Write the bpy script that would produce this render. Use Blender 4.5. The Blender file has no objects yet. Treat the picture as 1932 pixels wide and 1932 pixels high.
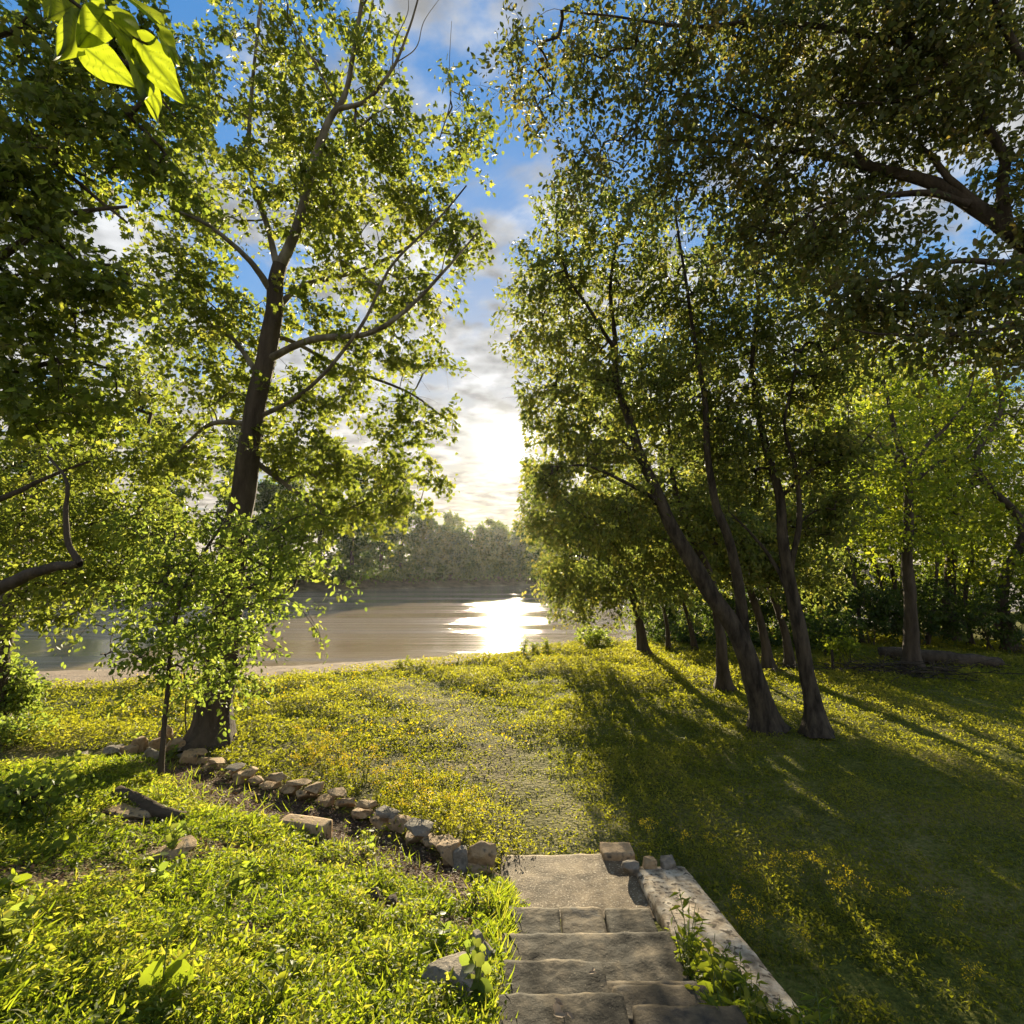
import bpy, bmesh, math, random
import numpy as np
from mathutils import Vector, Matrix, noise as mn

# ------------------------------------------------------------------ camera, sky, sun, exposure
sc = bpy.context.scene
PITCH = math.radians(6.1)
CAM = np.array([0.0, 0.0, 2.8])
cam_d = bpy.data.cameras.new("camera")
cam = bpy.data.objects.new("camera", cam_d)
sc.collection.objects.link(cam)
cam.location = CAM
cam.rotation_euler = (math.pi / 2 + PITCH, 0, 0)
cam_d.sensor_width = 36
cam_d.lens = 18.0
cam_d.clip_start = 0.05
cam_d.clip_end = 3000
sc.camera = cam

SUN_AZ, SUN_EL = math.radians(-1.0), math.radians(13.4)
SUN = Vector((math.sin(SUN_AZ) * math.cos(SUN_EL), math.cos(SUN_AZ) * math.cos(SUN_EL), math.sin(SUN_EL)))
world = bpy.data.worlds.new("World")
sc.world = world
world.use_nodes = True


def build_world():
    nt = world.node_tree
    N, L = nt.nodes, nt.links
    N.clear()
    def nd(t, **k):
        n = N.new(t)
        for a, b in k.items():
            setattr(n, a, b)
        return n
    def mth(op, a, b=None, c=None, clamp=False):
        n = nd('ShaderNodeMath', operation=op, use_clamp=clamp)
        for i, v in enumerate((a, b, c)):
            if v is None:
                continue
            if isinstance(v, (int, float)):
                n.inputs[i].default_value = v
            else:
                L.new(v, n.inputs[i])
        return n.outputs[0]
    def mix(f, a, b, bt='MIX'):
        n = nd('ShaderNodeMix', data_type='RGBA', blend_type=bt)
        for i, v in ((0, f), (6, a), (7, b)):
            if isinstance(v, (int, float)):
                n.inputs[i].default_value = v
            elif isinstance(v, tuple):
                n.inputs[i].default_value = v
            else:
                L.new(v, n.inputs[i])
        return n.outputs[2]
    out = nd('ShaderNodeOutputWorld')
    bg = nd('ShaderNodeBackground')
    L.new(bg.outputs[0], out.inputs[0])
    sky = nd('ShaderNodeTexSky', sky_type='NISHITA')
    sky.sun_disc = False
    sky.sun_elevation = SUN_EL
    sky.sun_rotation = SUN_AZ
    sky.air_density = 1.0
    sky.dust_density = 0.4
    sky.ozone_density = 2.5
    tc = nd('ShaderNodeTexCoord')
    sep = nd('ShaderNodeSeparateXYZ')
    L.new(tc.outputs['Generated'], sep.inputs[0])
    x, y, z = sep.outputs
    zz = mth('ADD', mth('MAXIMUM', z, 0.0), 0.10)
    comb = nd('ShaderNodeCombineXYZ')
    L.new(mth('DIVIDE', x, zz), comb.inputs[0])
    L.new(mth('DIVIDE', y, zz), comb.inputs[1])
    comb.inputs[2].default_value = 3.7
    n1 = nd('ShaderNodeTexNoise')
    n1.inputs['Scale'].default_value = 1.9
    n1.inputs['Detail'].default_value = 10
    n1.inputs['Roughness'].default_value = 0.56
    n1.inputs['Distortion'].default_value = 0.25
    L.new(comb.outputs[0], n1.inputs['Vector'])
    n2 = nd('ShaderNodeTexNoise')
    n2.inputs['Scale'].default_value = 6.5
    n2.inputs['Detail'].default_value = 8
    L.new(comb.outputs[0], n2.inputs['Vector'])
    # cloud cover is thicker low down, thin overhead
    cover = mth('SUBTRACT', mth('ADD', n1.outputs[0], mth('MULTIPLY', n2.outputs[0], 0.2)), mth('MULTIPLY', mth('SUBTRACT', z, 0.42), 0.26))
    ramp = nd('ShaderNodeMapRange', interpolation_type='SMOOTHSTEP')
    L.new(cover, ramp.inputs[0])
    ramp.inputs[1].default_value = CLOUD_LO
    ramp.inputs[2].default_value = CLOUD_HI
    dot = nd('ShaderNodeVectorMath', operation='DOT_PRODUCT')
    L.new(tc.outputs['Generated'], dot.inputs[0])
    dot.inputs[1].default_value = SUN
    d = mth('MAXIMUM', dot.outputs['Value'], 0.0)
    halo = mth('POWER', d, 9.0)
    halo2 = mth('POWER', d, 160.0)
    core = mth('POWER', d, 6500.0)
    # clouds: white, brightened opposite the sun to lift camera-facing shade, greyish in thick middles
    thick = nd('ShaderNodeMapRange')
    L.new(n2.outputs[0], thick.inputs[0])
    thick.inputs[1].default_value = 0.35
    thick.inputs[2].default_value = 0.65
    thick.inputs[3].default_value = 1.0
    thick.inputs[4].default_value = 0.42
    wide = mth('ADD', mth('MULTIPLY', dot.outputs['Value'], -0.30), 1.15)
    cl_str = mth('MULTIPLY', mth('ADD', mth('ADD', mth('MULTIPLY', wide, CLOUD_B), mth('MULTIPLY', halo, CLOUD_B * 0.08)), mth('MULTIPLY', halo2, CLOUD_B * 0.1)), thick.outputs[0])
    low = nd('ShaderNodeMapRange')
    L.new(z, low.inputs[0])
    low.inputs[1].default_value = 0.0
    low.inputs[2].default_value = 0.35
    ccol = mix(low.outputs[0], (1.0, 0.86, 0.66, 1), (0.96, 0.98, 1.0, 1))
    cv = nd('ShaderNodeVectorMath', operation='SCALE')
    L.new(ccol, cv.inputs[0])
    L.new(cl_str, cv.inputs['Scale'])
    # deepen the clear blue a little (phone picture)
    hs = nd('ShaderNodeHueSaturation')
    hs.inputs['Saturation'].default_value = SKY_SAT
    hs.inputs['Value'].default_value = SKY_VAL
    L.new(sky.outputs[0], hs.inputs['Color'])
    # tone compression dims the brightest part of the clear sky around the sun
    bw = nd('ShaderNodeRGBToBW')
    L.new(hs.outputs[0], bw.inputs[0])
    damp = mth('DIVIDE', 1.0, mth('ADD', 1.0, mth('MULTIPLY', bw.outputs[0], SKY_DAMP)))
    hv = nd('ShaderNodeVectorMath', operation='SCALE')
    L.new(hs.outputs[0], hv.inputs[0])
    L.new(damp, hv.inputs['Scale'])
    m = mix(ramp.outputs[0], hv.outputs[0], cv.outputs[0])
    gl = nd('ShaderNodeVectorMath', operation='SCALE')
    gl.inputs[0].default_value = (1.0, 0.93, 0.80)
    L.new(mth('ADD', mth('ADD', mth('MULTIPLY', core, 400.0), mth('MULTIPLY', mth('POWER', d, 900.0), 4.5)), mth('MULTIPLY', halo2, 0.25)), gl.inputs['Scale'])
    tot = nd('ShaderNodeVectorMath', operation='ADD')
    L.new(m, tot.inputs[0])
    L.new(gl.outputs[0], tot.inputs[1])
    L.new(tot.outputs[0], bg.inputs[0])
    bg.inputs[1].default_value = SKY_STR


CLOUD_LO, CLOUD_HI, CLOUD_B = 0.505, 0.63, 3.9
SKY_SAT, SKY_VAL, SKY_STR, SKY_DAMP = 1.25, 1.75, 0.08, 0.40
build_world()
sun_d = bpy.data.lights.new("sun", 'SUN')
sun_d.energy = 4.6
sun_d.angle = math.radians(0.5)
sun_d.color = (1.0, 0.85, 0.58)
sun_o = bpy.data.objects.new("sun", sun_d)
sc.collection.objects.link(sun_o)
sun_o.location = (0, 0, 60)
sun_o.rotation_euler = SUN.to_track_quat('Z', 'Y').to_euler()
vs = sc.view_settings
vs.view_transform = 'Standard'
vs.look = 'None'
vs.gamma = 1
vs.use_curve_mapping = False
vs.exposure = 1.72
cy = sc.cycles
cy.max_bounces = 7
cy.diffuse_bounces = 4
cy.transmission_bounces = 5
cy.glossy_bounces = 2
cy.transparent_max_bounces = 8
cy.volume_bounces = 0
cy.sample_clamp_indirect = 6
cy.sample_clamp_direct = 0

rng = np.random.default_rng(7)
random.seed(7)
CS, SN = math.cos(PITCH), math.sin(PITCH)


# ------------------------------------------------------------------ helpers
def ray(px, py):                       # photo pixel (0..1932) to a direction of unit depth
    u, v = (px - 966) / 966.0, (966 - py) / 966.0
    return np.array([u, CS - v * SN, SN + v * CS])


def W(px, py, t):                      # point at depth t
    return CAM + ray(px, py) * t


def P(px, py, z=0.0):                  # point on the level z
    r = ray(px, py)
    return CAM + r * ((z - CAM[2]) / r[2])


def smooth(a, b, x):
    t = np.clip((x - a) / (b - a), 0, 1)
    return t * t * (3 - 2 * t)


def unit(v):
    n = np.linalg.norm(v, axis=-1, keepdims=True)
    return v / np.maximum(n, 1e-9)


def new_mesh(name, V, faces, mats, fm=None, rnd=None, smooth_sh=False):
    """faces: list of (k, array Mxk); fm: list of material indices for each block"""
    me = bpy.data.meshes.new(name)
    V = np.asarray(V, dtype=np.float32)
    me.vertices.add(len(V))
    me.vertices.foreach_set('co', V.ravel())
    loops = np.concatenate([f.ravel() for f in faces]).astype(np.int32)
    tot = np.concatenate([np.full(len(f), f.shape[1], dtype=np.int32) for f in faces])
    start = np.concatenate([[0], np.cumsum(tot)[:-1]]).astype(np.int32)
    me.loops.add(len(loops))
    me.loops.foreach_set('vertex_index', loops)
    me.polygons.add(len(tot))
    me.polygons.foreach_set('loop_start', start)
    me.polygons.foreach_set('loop_total', tot)
    if fm is not None:
        mi = np.concatenate([np.full(len(f), m, dtype=np.int32) for f, m in zip(faces, fm)])
        me.polygons.foreach_set('material_index', mi)
    if smooth_sh is True:
        me.polygons.foreach_set('use_smooth', np.ones(len(tot), dtype=bool))
    elif smooth_sh is not False:
        me.polygons.foreach_set('use_smooth', np.concatenate([np.full(len(f), s, dtype=bool) for f, s in zip(faces, smooth_sh)]))
    if rnd is not None:
        at = me.attributes.new('rnd', 'FLOAT', 'POINT')
        at.data.foreach_set('value', np.asarray(rnd, dtype=np.float32))
    for m in mats:
        me.materials.append(m)
    me.update(calc_edges=True)
    return me


def link(name, me, parent=None, loc=None):
    o = bpy.data.objects.new(name, me)
    sc.collection.objects.link(o)
    if parent is not None:
        o.parent = parent
    if loc is not None:
        o.location = loc
    return o


def tag(o, label=None, cat=None, group=None, kind=None):
    if label:
        o['label'] = label
    if cat:
        o['category'] = cat
    if group:
        o['group'] = group
    if kind:
        o['kind'] = kind
    return o


def empty(name, loc):
    o = bpy.data.objects.new(name, None)
    o.location = loc
    o.empty_display_size = 0.1
    sc.collection.objects.link(o)
    return o


def copy_tree(o, parent=None):
    c = o.copy()
    sc.collection.objects.link(c)
    if parent is not None:
        c.parent = parent
    for ch in o.children:
        copy_tree(ch, c)
    return c


# ------------------------------------------------------------------ materials
def mat(name):
    m = bpy.data.materials.new(name)
    m.use_nodes = True
    nt = m.node_tree
    nt.nodes.clear()
    out = nt.nodes.new('ShaderNodeOutputMaterial')
    return m, nt, out


def ramp_node(nt, stops):
    r = nt.nodes.new('ShaderNodeValToRGB')
    el = r.color_ramp.elements
    while len(el) < len(stops):
        el.new(0.5)
    for e, (p, c) in zip(el, stops):
        e.position = p
        e.color = (*c, 1)
    return r


def leaf_mat(name, diff, trans, tw=0.5, rough=0.5, spec=0.2):
    """diff, trans: colour stops over the per-leaf random value"""
    m, nt, out = mat(name)
    N, L = nt.nodes, nt.links
    at = N.new('ShaderNodeAttribute')
    at.attribute_name = 'rnd'
    n = len(diff)
    pos = [i / max(1, n - 1) for i in range(n)]
    r1 = ramp_node(nt, list(zip(pos, diff)))
    r2 = ramp_node(nt, list(zip(pos, trans)))
    L.new(at.outputs['Fac'], r1.inputs[0])
    L.new(at.outputs['Fac'], r2.inputs[0])
    p = N.new('ShaderNodeBsdfPrincipled')
    p.inputs['Roughness'].default_value = rough
    p.inputs['Specular IOR Level'].default_value = spec
    L.new(r1.outputs[0], p.inputs['Base Color'])
    t = N.new('ShaderNodeBsdfTranslucent')
    L.new(r2.outputs[0], t.inputs[0])
    mx = N.new('ShaderNodeMixShader')
    mx.inputs[0].default_value = tw
    L.new(p.outputs[0], mx.inputs[1])
    L.new(t.outputs[0], mx.inputs[2])
    L.new(mx.outputs[0], out.inputs[0])
    return m


def surf_mat(name, stops, scale=6.0, rough=0.85, bump=0.5, bump_scale=30.0, detail=8, bdist=0.02, stretch=(1, 1, 1), spots=None, coord='Object'):
    m, nt, out = mat(name)
    N, L = nt.nodes, nt.links
    tc = N.new('ShaderNodeTexCoord')
    mp = N.new('ShaderNodeMapping')
    mp.inputs['Scale'].default_value = stretch
    L.new(tc.outputs[coord], mp.inputs[0])
    n1 = N.new('ShaderNodeTexNoise')
    n1.inputs['Scale'].default_value = scale
    n1.inputs['Detail'].default_value = detail
    n1.inputs['Roughness'].default_value = 0.62
    L.new(mp.outputs[0], n1.inputs['Vector'])
    r = ramp_node(nt, stops)
    L.new(n1.outputs[0], r.inputs[0])
    col = r.outputs[0]
    if spots:
        sc_, c_, lo, hi = spots
        n3 = N.new('ShaderNodeTexNoise')
        n3.inputs['Scale'].default_value = sc_
        n3.inputs['Detail'].default_value = 5
        L.new(mp.outputs[0], n3.inputs['Vector'])
        mr = N.new('ShaderNodeMapRange')
        mr.inputs[1].default_value = lo
        mr.inputs[2].default_value = hi
        L.new(n3.outputs[0], mr.inputs[0])
        mx = N.new('ShaderNodeMix')
        mx.data_type = 'RGBA'
        L.new(mr.outputs[0], mx.inputs[0])
        L.new(col, mx.inputs[6])
        mx.inputs[7].default_value = (*c_, 1)
        col = mx.outputs[2]
    p = N.new('ShaderNodeBsdfPrincipled')
    p.inputs['Roughness'].default_value = rough
    p.inputs['Specular IOR Level'].default_value = 0.25
    L.new(col, p.inputs['Base Color'])
    n2 = N.new('ShaderNodeTexNoise')
    n2.inputs['Scale'].default_value = bump_scale
    n2.inputs['Detail'].default_value = 8
    n2.inputs['Roughness'].default_value = 0.7
    L.new(mp.outputs[0], n2.inputs['Vector'])
    b = N.new('ShaderNodeBump')
    b.inputs['Strength'].default_value = bump
    b.inputs['Distance'].default_value = bdist
    L.new(n2.outputs[0], b.inputs['Height'])
    L.new(b.outputs[0], p.inputs['Normal'])
    L.new(p.outputs[0], out.inputs[0])
    return m


M = {}
M['bark'] = surf_mat('dark_bark', [(0.3, (0.035, 0.026, 0.018)), (0.7, (0.11, 0.085, 0.06))], 9, 0.9, 1.0, 22, bdist=0.04, stretch=(1, 1, 0.22))
M['bark_pale'] = surf_mat('pale_mottled_bark', [(0.35, (0.07, 0.055, 0.04)), (0.5, (0.13, 0.11, 0.075)), (0.65, (0.22, 0.20, 0.15))], 5, 0.8, 0.5, 18, bdist=0.02, stretch=(1, 1, 0.4))
M['bark_mid'] = surf_mat('brown_bark', [(0.36, (0.018, 0.014, 0.010)), (0.64, (0.085, 0.068, 0.048))], 9, 0.9, 0.9, 22, bdist=0.03, stretch=(1, 1, 0.25))
M['leaf_syc'] = leaf_mat('plane_leaf', [(0.055, 0.07, 0.010), (0.08, 0.10, 0.014), (0.11, 0.12, 0.02)], [(0.19, 0.25, 0.03), (0.34, 0.40, 0.045), (0.53, 0.53, 0.065)], 0.5)
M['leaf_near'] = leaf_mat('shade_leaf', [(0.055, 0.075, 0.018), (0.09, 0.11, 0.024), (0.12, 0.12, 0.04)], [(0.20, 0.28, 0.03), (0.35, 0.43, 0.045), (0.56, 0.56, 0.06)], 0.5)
M['leaf_sap'] = leaf_mat('sapling_leaf', [(0.05, 0.08, 0.015), (0.07, 0.11, 0.02), (0.09, 0.12, 0.02)], [(0.22, 0.31, 0.04), (0.38, 0.48, 0.06), (0.54, 0.58, 0.09)], 0.5)
M['leaf_grove'] = leaf_mat('grove_leaf', [(0.06, 0.075, 0.018), (0.09, 0.105, 0.026), (0.13, 0.105, 0.032)], [(0.18, 0.24, 0.04), (0.33, 0.38, 0.06), (0.54, 0.48, 0.07)], 0.48)
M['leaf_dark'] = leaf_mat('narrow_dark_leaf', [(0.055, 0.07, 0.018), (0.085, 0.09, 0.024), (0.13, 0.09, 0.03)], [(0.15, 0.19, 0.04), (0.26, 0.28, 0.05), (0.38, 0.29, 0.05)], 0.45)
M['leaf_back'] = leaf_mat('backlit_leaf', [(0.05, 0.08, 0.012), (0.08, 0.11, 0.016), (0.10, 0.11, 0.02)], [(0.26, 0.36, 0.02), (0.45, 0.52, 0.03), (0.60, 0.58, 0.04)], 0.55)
M['leaf_far'] = leaf_mat('far_leaf', [(0.035, 0.07, 0.018), (0.06, 0.11, 0.022), (0.11, 0.14, 0.03)], [(0.08, 0.15, 0.015), (0.20, 0.28, 0.02), (0.38, 0.42, 0.04)], 0.5, 0.6, 0.2)
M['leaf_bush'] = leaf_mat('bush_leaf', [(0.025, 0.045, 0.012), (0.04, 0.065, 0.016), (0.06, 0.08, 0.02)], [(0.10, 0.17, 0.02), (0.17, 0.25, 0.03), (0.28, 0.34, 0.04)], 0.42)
M['leaf_big'] = leaf_mat('heart_leaf', [(0.08, 0.12, 0.02), (0.09, 0.13, 0.02)], [(0.24, 0.32, 0.015), (0.38, 0.46, 0.025)], 0.6, 0.45, .2)
M['leaf_heart'] = leaf_mat('veined_heart_leaf', [(0.04, 0.05, 0.012), (0.07, 0.10, 0.016), (0.08, 0.12, 0.018)], [(0.12, 0.16, 0.01), (0.30, 0.37, 0.015), (0.36, 0.43, 0.018)], 0.6, 0.45, 0.2)
M['grass'] = leaf_mat('grass_blade', [(0.06, 0.09, 0.012), (0.09, 0.13, 0.018), (0.14, 0.14, 0.03)], [(0.20, 0.28, 0.012), (0.42, 0.52, 0.022), (0.66, 0.62, 0.07)], 0.5, 0.55, 0.15)
M['cover'] = leaf_mat('ground_cover_leaf', [(0.055, 0.075, 0.015), (0.085, 0.105, 0.02), (0.15, 0.13, 0.04)], [(0.28, 0.31, 0.015), (0.50, 0.50, 0.025), (0.54, 0.50, 0.06)], 0.5, 0.55, 0.15)
M['petal'] = leaf_mat('yellow_petal', [(0.7, 0.48, 0.01), (0.85, 0.64, 0.02)], [(0.7, 0.5, 0.01), (0.9, 0.68, 0.02)], 0.4, 0.6, 0.2)
M['litter'] = leaf_mat('dead_leaf', [(0.08, 0.045, 0.025), (0.17, 0.10, 0.06), (0.34, 0.24, 0.15)], [(0.08, 0.04, 0.02), (0.2, 0.12, 0.05), (0.3, 0.2, 0.1)], 0.25, 0.7, 0.2)
M['rock_tan'] = surf_mat('tan_sandstone', [(0.3, (0.20, 0.13, 0.07)), (0.55, (0.38, 0.26, 0.14)), (0.75, (0.52, 0.38, 0.22))], 7, 0.85, 0.7, 30, spots=(14, (0.06, 0.05, 0.04), 0.56, 0.7))
M['rock_grey'] = surf_mat('grey_limestone', [(0.3, (0.12, 0.10, 0.075)), (0.55, (0.25, 0.21, 0.16)), (0.75, (0.38, 0.33, 0.26))], 7, 0.85, 0.7, 30, spots=(12, (0.07, 0.07, 0.06), 0.55, 0.7))
M['slab_tan'] = surf_mat('worn_tan_slab', [(0.36, (0.07, 0.048, 0.026)), (0.5, (0.15, 0.105, 0.06)), (0.64, (0.24, 0.175, 0.10))], 4.5, 0.8, 0.9, 60, bdist=0.010, spots=(70, (0.50, 0.42, 0.30), 0.58, 0.66))
M['step_dark'] = surf_mat('dark_step_stone', [(0.36, (0.008, 0.007, 0.005)), (0.50, (0.032, 0.026, 0.017)), (0.66, (0.13, 0.10, 0.062))], 6, 0.85, 0.8, 26, bdist=0.012, spots=(70, (0.2, 0.17, 0.12), 0.64, 0.74))  # dark mottled stone tone with paler flecks
M['step_tan'] = surf_mat('weathered_tan_stone', [(0.32, (0.04, 0.03, 0.02)), (0.5, (0.10, 0.075, 0.045)), (0.72, (0.20, 0.15, 0.09))], 5, 0.85, 0.8, 30, bdist=0.012, spots=(9, (0.04, 0.035, 0.03), 0.5, 0.64))
M['concrete'] = surf_mat('pale_flaking_concrete', [(0.36, (0.22, 0.16, 0.10)), (0.5, (0.46, 0.37, 0.26)), (0.64, (0.62, 0.53, 0.40))], 9, 0.85, 1.0, 18, bdist=0.018, spots=(21, (0.10, 0.075, 0.05), 0.56, 0.62))
M['wood_dead'] = surf_mat('rotten_wood', [(0.3, (0.03, 0.022, 0.015)), (0.7, (0.14, 0.10, 0.065))], 7, 0.95, 1.0, 25, bdist=0.03, stretch=(0.4, 1, 1))
M['stem'] = surf_mat('green_stem', [(0.3, (0.06, 0.09, 0.02)), (0.7, (0.12, 0.15, 0.04))], 20, 0.6, 0.1, 30)


# ------------------------------------------------------------------ leaves and twigs
def tmpl(pts, faces):
    return np.array(pts, dtype=np.float32), [np.array(f, dtype=np.int32) for f in faces]


T = {}
# local frame: x = width, y = length (base at 0), z = normal.  unit length
T['oval'] = tmpl([(0, 0, 0), (0, .5, -.04), (0, 1, -.14), (.26, .28, .06), (.23, .68, .02), (-.26, .28, .06), (-.23, .68, .02)],
                 [[[0, 3, 4, 1], [0, 1, 6, 5]], [[1, 4, 2], [1, 2, 6]]])
T['narrow'] = tmpl([(0, 0, 0), (.13, .4, .04), (0, 1, -.18), (-.13, .4, .04), (0, .45, -.02)],
                   [[[0, 1, 4], [1, 2, 4], [4, 2, 3], [0, 4, 3]]])
T['lobed'] = tmpl([(0, 0, 0), (.30, -.04, .05), (.52, .34, -.03), (.26, .40, .03), (.30, .74, -.02), (.10, .66, .02), (0, 1, -.12),
                   (-.10, .66, .02), (-.30, .74, -.02), (-.26, .40, .03), (-.52, .34, -.03), (-.30, -.04, .05), (0, .38, -.05)],
                  [[[12, 0, 1], [12, 1, 2], [12, 2, 3], [12, 3, 4], [12, 4, 5], [12, 5, 6], [12, 6, 7], [12, 7, 8], [12, 8, 9], [12, 9, 10], [12, 10, 11], [12, 11, 0]]])
T['quad'] = tmpl([(-.3, .05, 0), (.3, 0, 0.05), (.24, .9, -.05), (-.2, 1, .04)], [[[0, 1, 2, 3]]])
T['blade'] = tmpl([(0, 0, 0), (.085, .3, .03), (.065, .68, .0), (0, 1, -.16), (-.065, .68, .0), (-.085, .3, .03)],
                  [[[1, 2, 4, 5]], [[0, 1, 5], [2, 3, 4]]])
T['thin'] = tmpl([(-.022, 0, 0), (.022, 0, 0), (.03, .4, .02), (-.03, .4, .02), (.018, .8, -.05), (-.018, .8, -.05), (0, 1, -.16)], [[[0, 1, 2, 3], [3, 2, 4, 5]], [[5, 4, 6]]])
T['round'] = tmpl([(0, 0, 0), (.34, .12, .06), (.42, .5, .03), (.22, .86, -.02), (0, 1, -.08), (-.22, .86, -.02), (-.42, .5, .03), (-.34, .12, .06), (0, .5, -.05)],
                  [[[8, 0, 1], [8, 1, 2], [8, 2, 3], [8, 3, 4], [8, 4, 5], [8, 5, 6], [8, 6, 7], [8, 7, 0]]])


def frames(axis, nrm):
    y = unit(axis)
    x = unit(np.cross(y, nrm))
    z = np.cross(x, y)
    return x, y, z


def leaf_geo(pos, axis, nrm, size, kind, rnd):
    tv, tf = T[kind]
    x, y, z = frames(axis, nrm)
    n, k = len(pos), len(tv)
    V = pos[:, None, :] + size[:, None, None] * (tv[None, :, 0, None] * x[:, None, :] + tv[None, :, 1, None] * y[:, None, :] + tv[None, :, 2, None] * z[:, None, :])
    V = V.reshape(-1, 3)
    off = (np.arange(n) * k)[:, None, None]
    F = [(f[None] + off).reshape(-1, f.shape[1]) for f in tf]
    return V, F, np.repeat(rnd, k)


def tube_geo(pts, rad, sides=6, cap=False):
    pts = np.asarray(pts, float)
    n = len(pts)
    tg = np.gradient(pts, axis=0)
    tg = unit(tg)
    ref = np.array([0.31, 0.17, 0.93]) if abs(tg[0][2]) < 0.9 else np.array([1.0, 0.1, 0.0])
    a = unit(np.cross(tg, ref))
    b = np.cross(tg, a)
    ang = np.arange(sides) * 2 * math.pi / sides
    rad = np.asarray(rad, float)
    if rad.ndim == 1:
        rad = rad[:, None] * np.ones(sides)[None]
    V = pts[:, None, :] + rad[:, :, None] * (np.cos(ang)[None, :, None] * a[:, None, :] + np.sin(ang)[None, :, None] * b[:, None, :])
    i = np.arange(n - 1)[:, None] * sides
    j = np.arange(sides)[None, :]
    j2 = (j + 1) % sides
    F = np.stack([i + j, i + j2, i + sides + j2, i + sides + j], -1).reshape(-1, 4)
    return V.reshape(-1, 3), F


def catmull(pts, per=6):
    p = np.asarray(pts, float)
    if len(p) < 3:
        return np.array([p[0] + (p[-1] - p[0]) * s for s in np.linspace(0, 1, per + 1)])
    q = np.vstack([2 * p[0] - p[1], p, 2 * p[-1] - p[-2]])
    out = []
    for i in range(1, len(q) - 2):
        for s in np.arange(per) / per:
            out.append(0.5 * (2 * q[i] + (q[i + 1] - q[i - 1]) * s + (2 * q[i - 1] - 5 * q[i] + 4 * q[i + 1] - q[i + 2]) * s * s + (3 * q[i] - q[i - 1] - 3 * q[i + 1] + q[i + 2]) * s ** 3))
    out.append(p[-1])
    return np.array(out)


def limb_mesh(pts, r0, r1, sides=14, flare=0.0, per=7, knob=0.10, seed=0.0, power=1.0):
    c = catmull(pts, per)
    s = np.linspace(0, 1, len(c))
    wob = np.array([[mn.noise(Vector((k * 2.3 + seed, t * 4.0, seed))) for k in range(3)] for t in s * 3])
    c = c + wob * 0.16 * r0 * (s[:, None] > 0.02)
    r = r0 + (r1 - r0) * s ** power
    ang = np.arange(sides) * 2 * math.pi / sides
    R = np.zeros((len(c), sides))
    L = np.concatenate([[0], np.cumsum(np.linalg.norm(np.diff(c, axis=0), axis=1))])
    for i in range(len(c)):
        for j in range(sides):
            q = 1 + knob * mn.noise(Vector((math.cos(ang[j]) * 1.6 + seed, math.sin(ang[j]) * 1.6, L[i] * 1.4)))
            if flare:
                f = math.exp(-L[i] / 0.28)
                q += flare * f * (1 + 0.45 * math.sin(ang[j] * 5 + seed))
            R[i, j] = r[i] * q
    V, F = tube_geo(c, R, sides)
    return V, F, c, r


def join(parts):
    Vs, Fs, o = [], [], 0
    for V, F in parts:
        Vs.append(V)
        Fs.append(F + o)
        o += len(V)
    return np.vstack(Vs), np.vstack(Fs)


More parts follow.
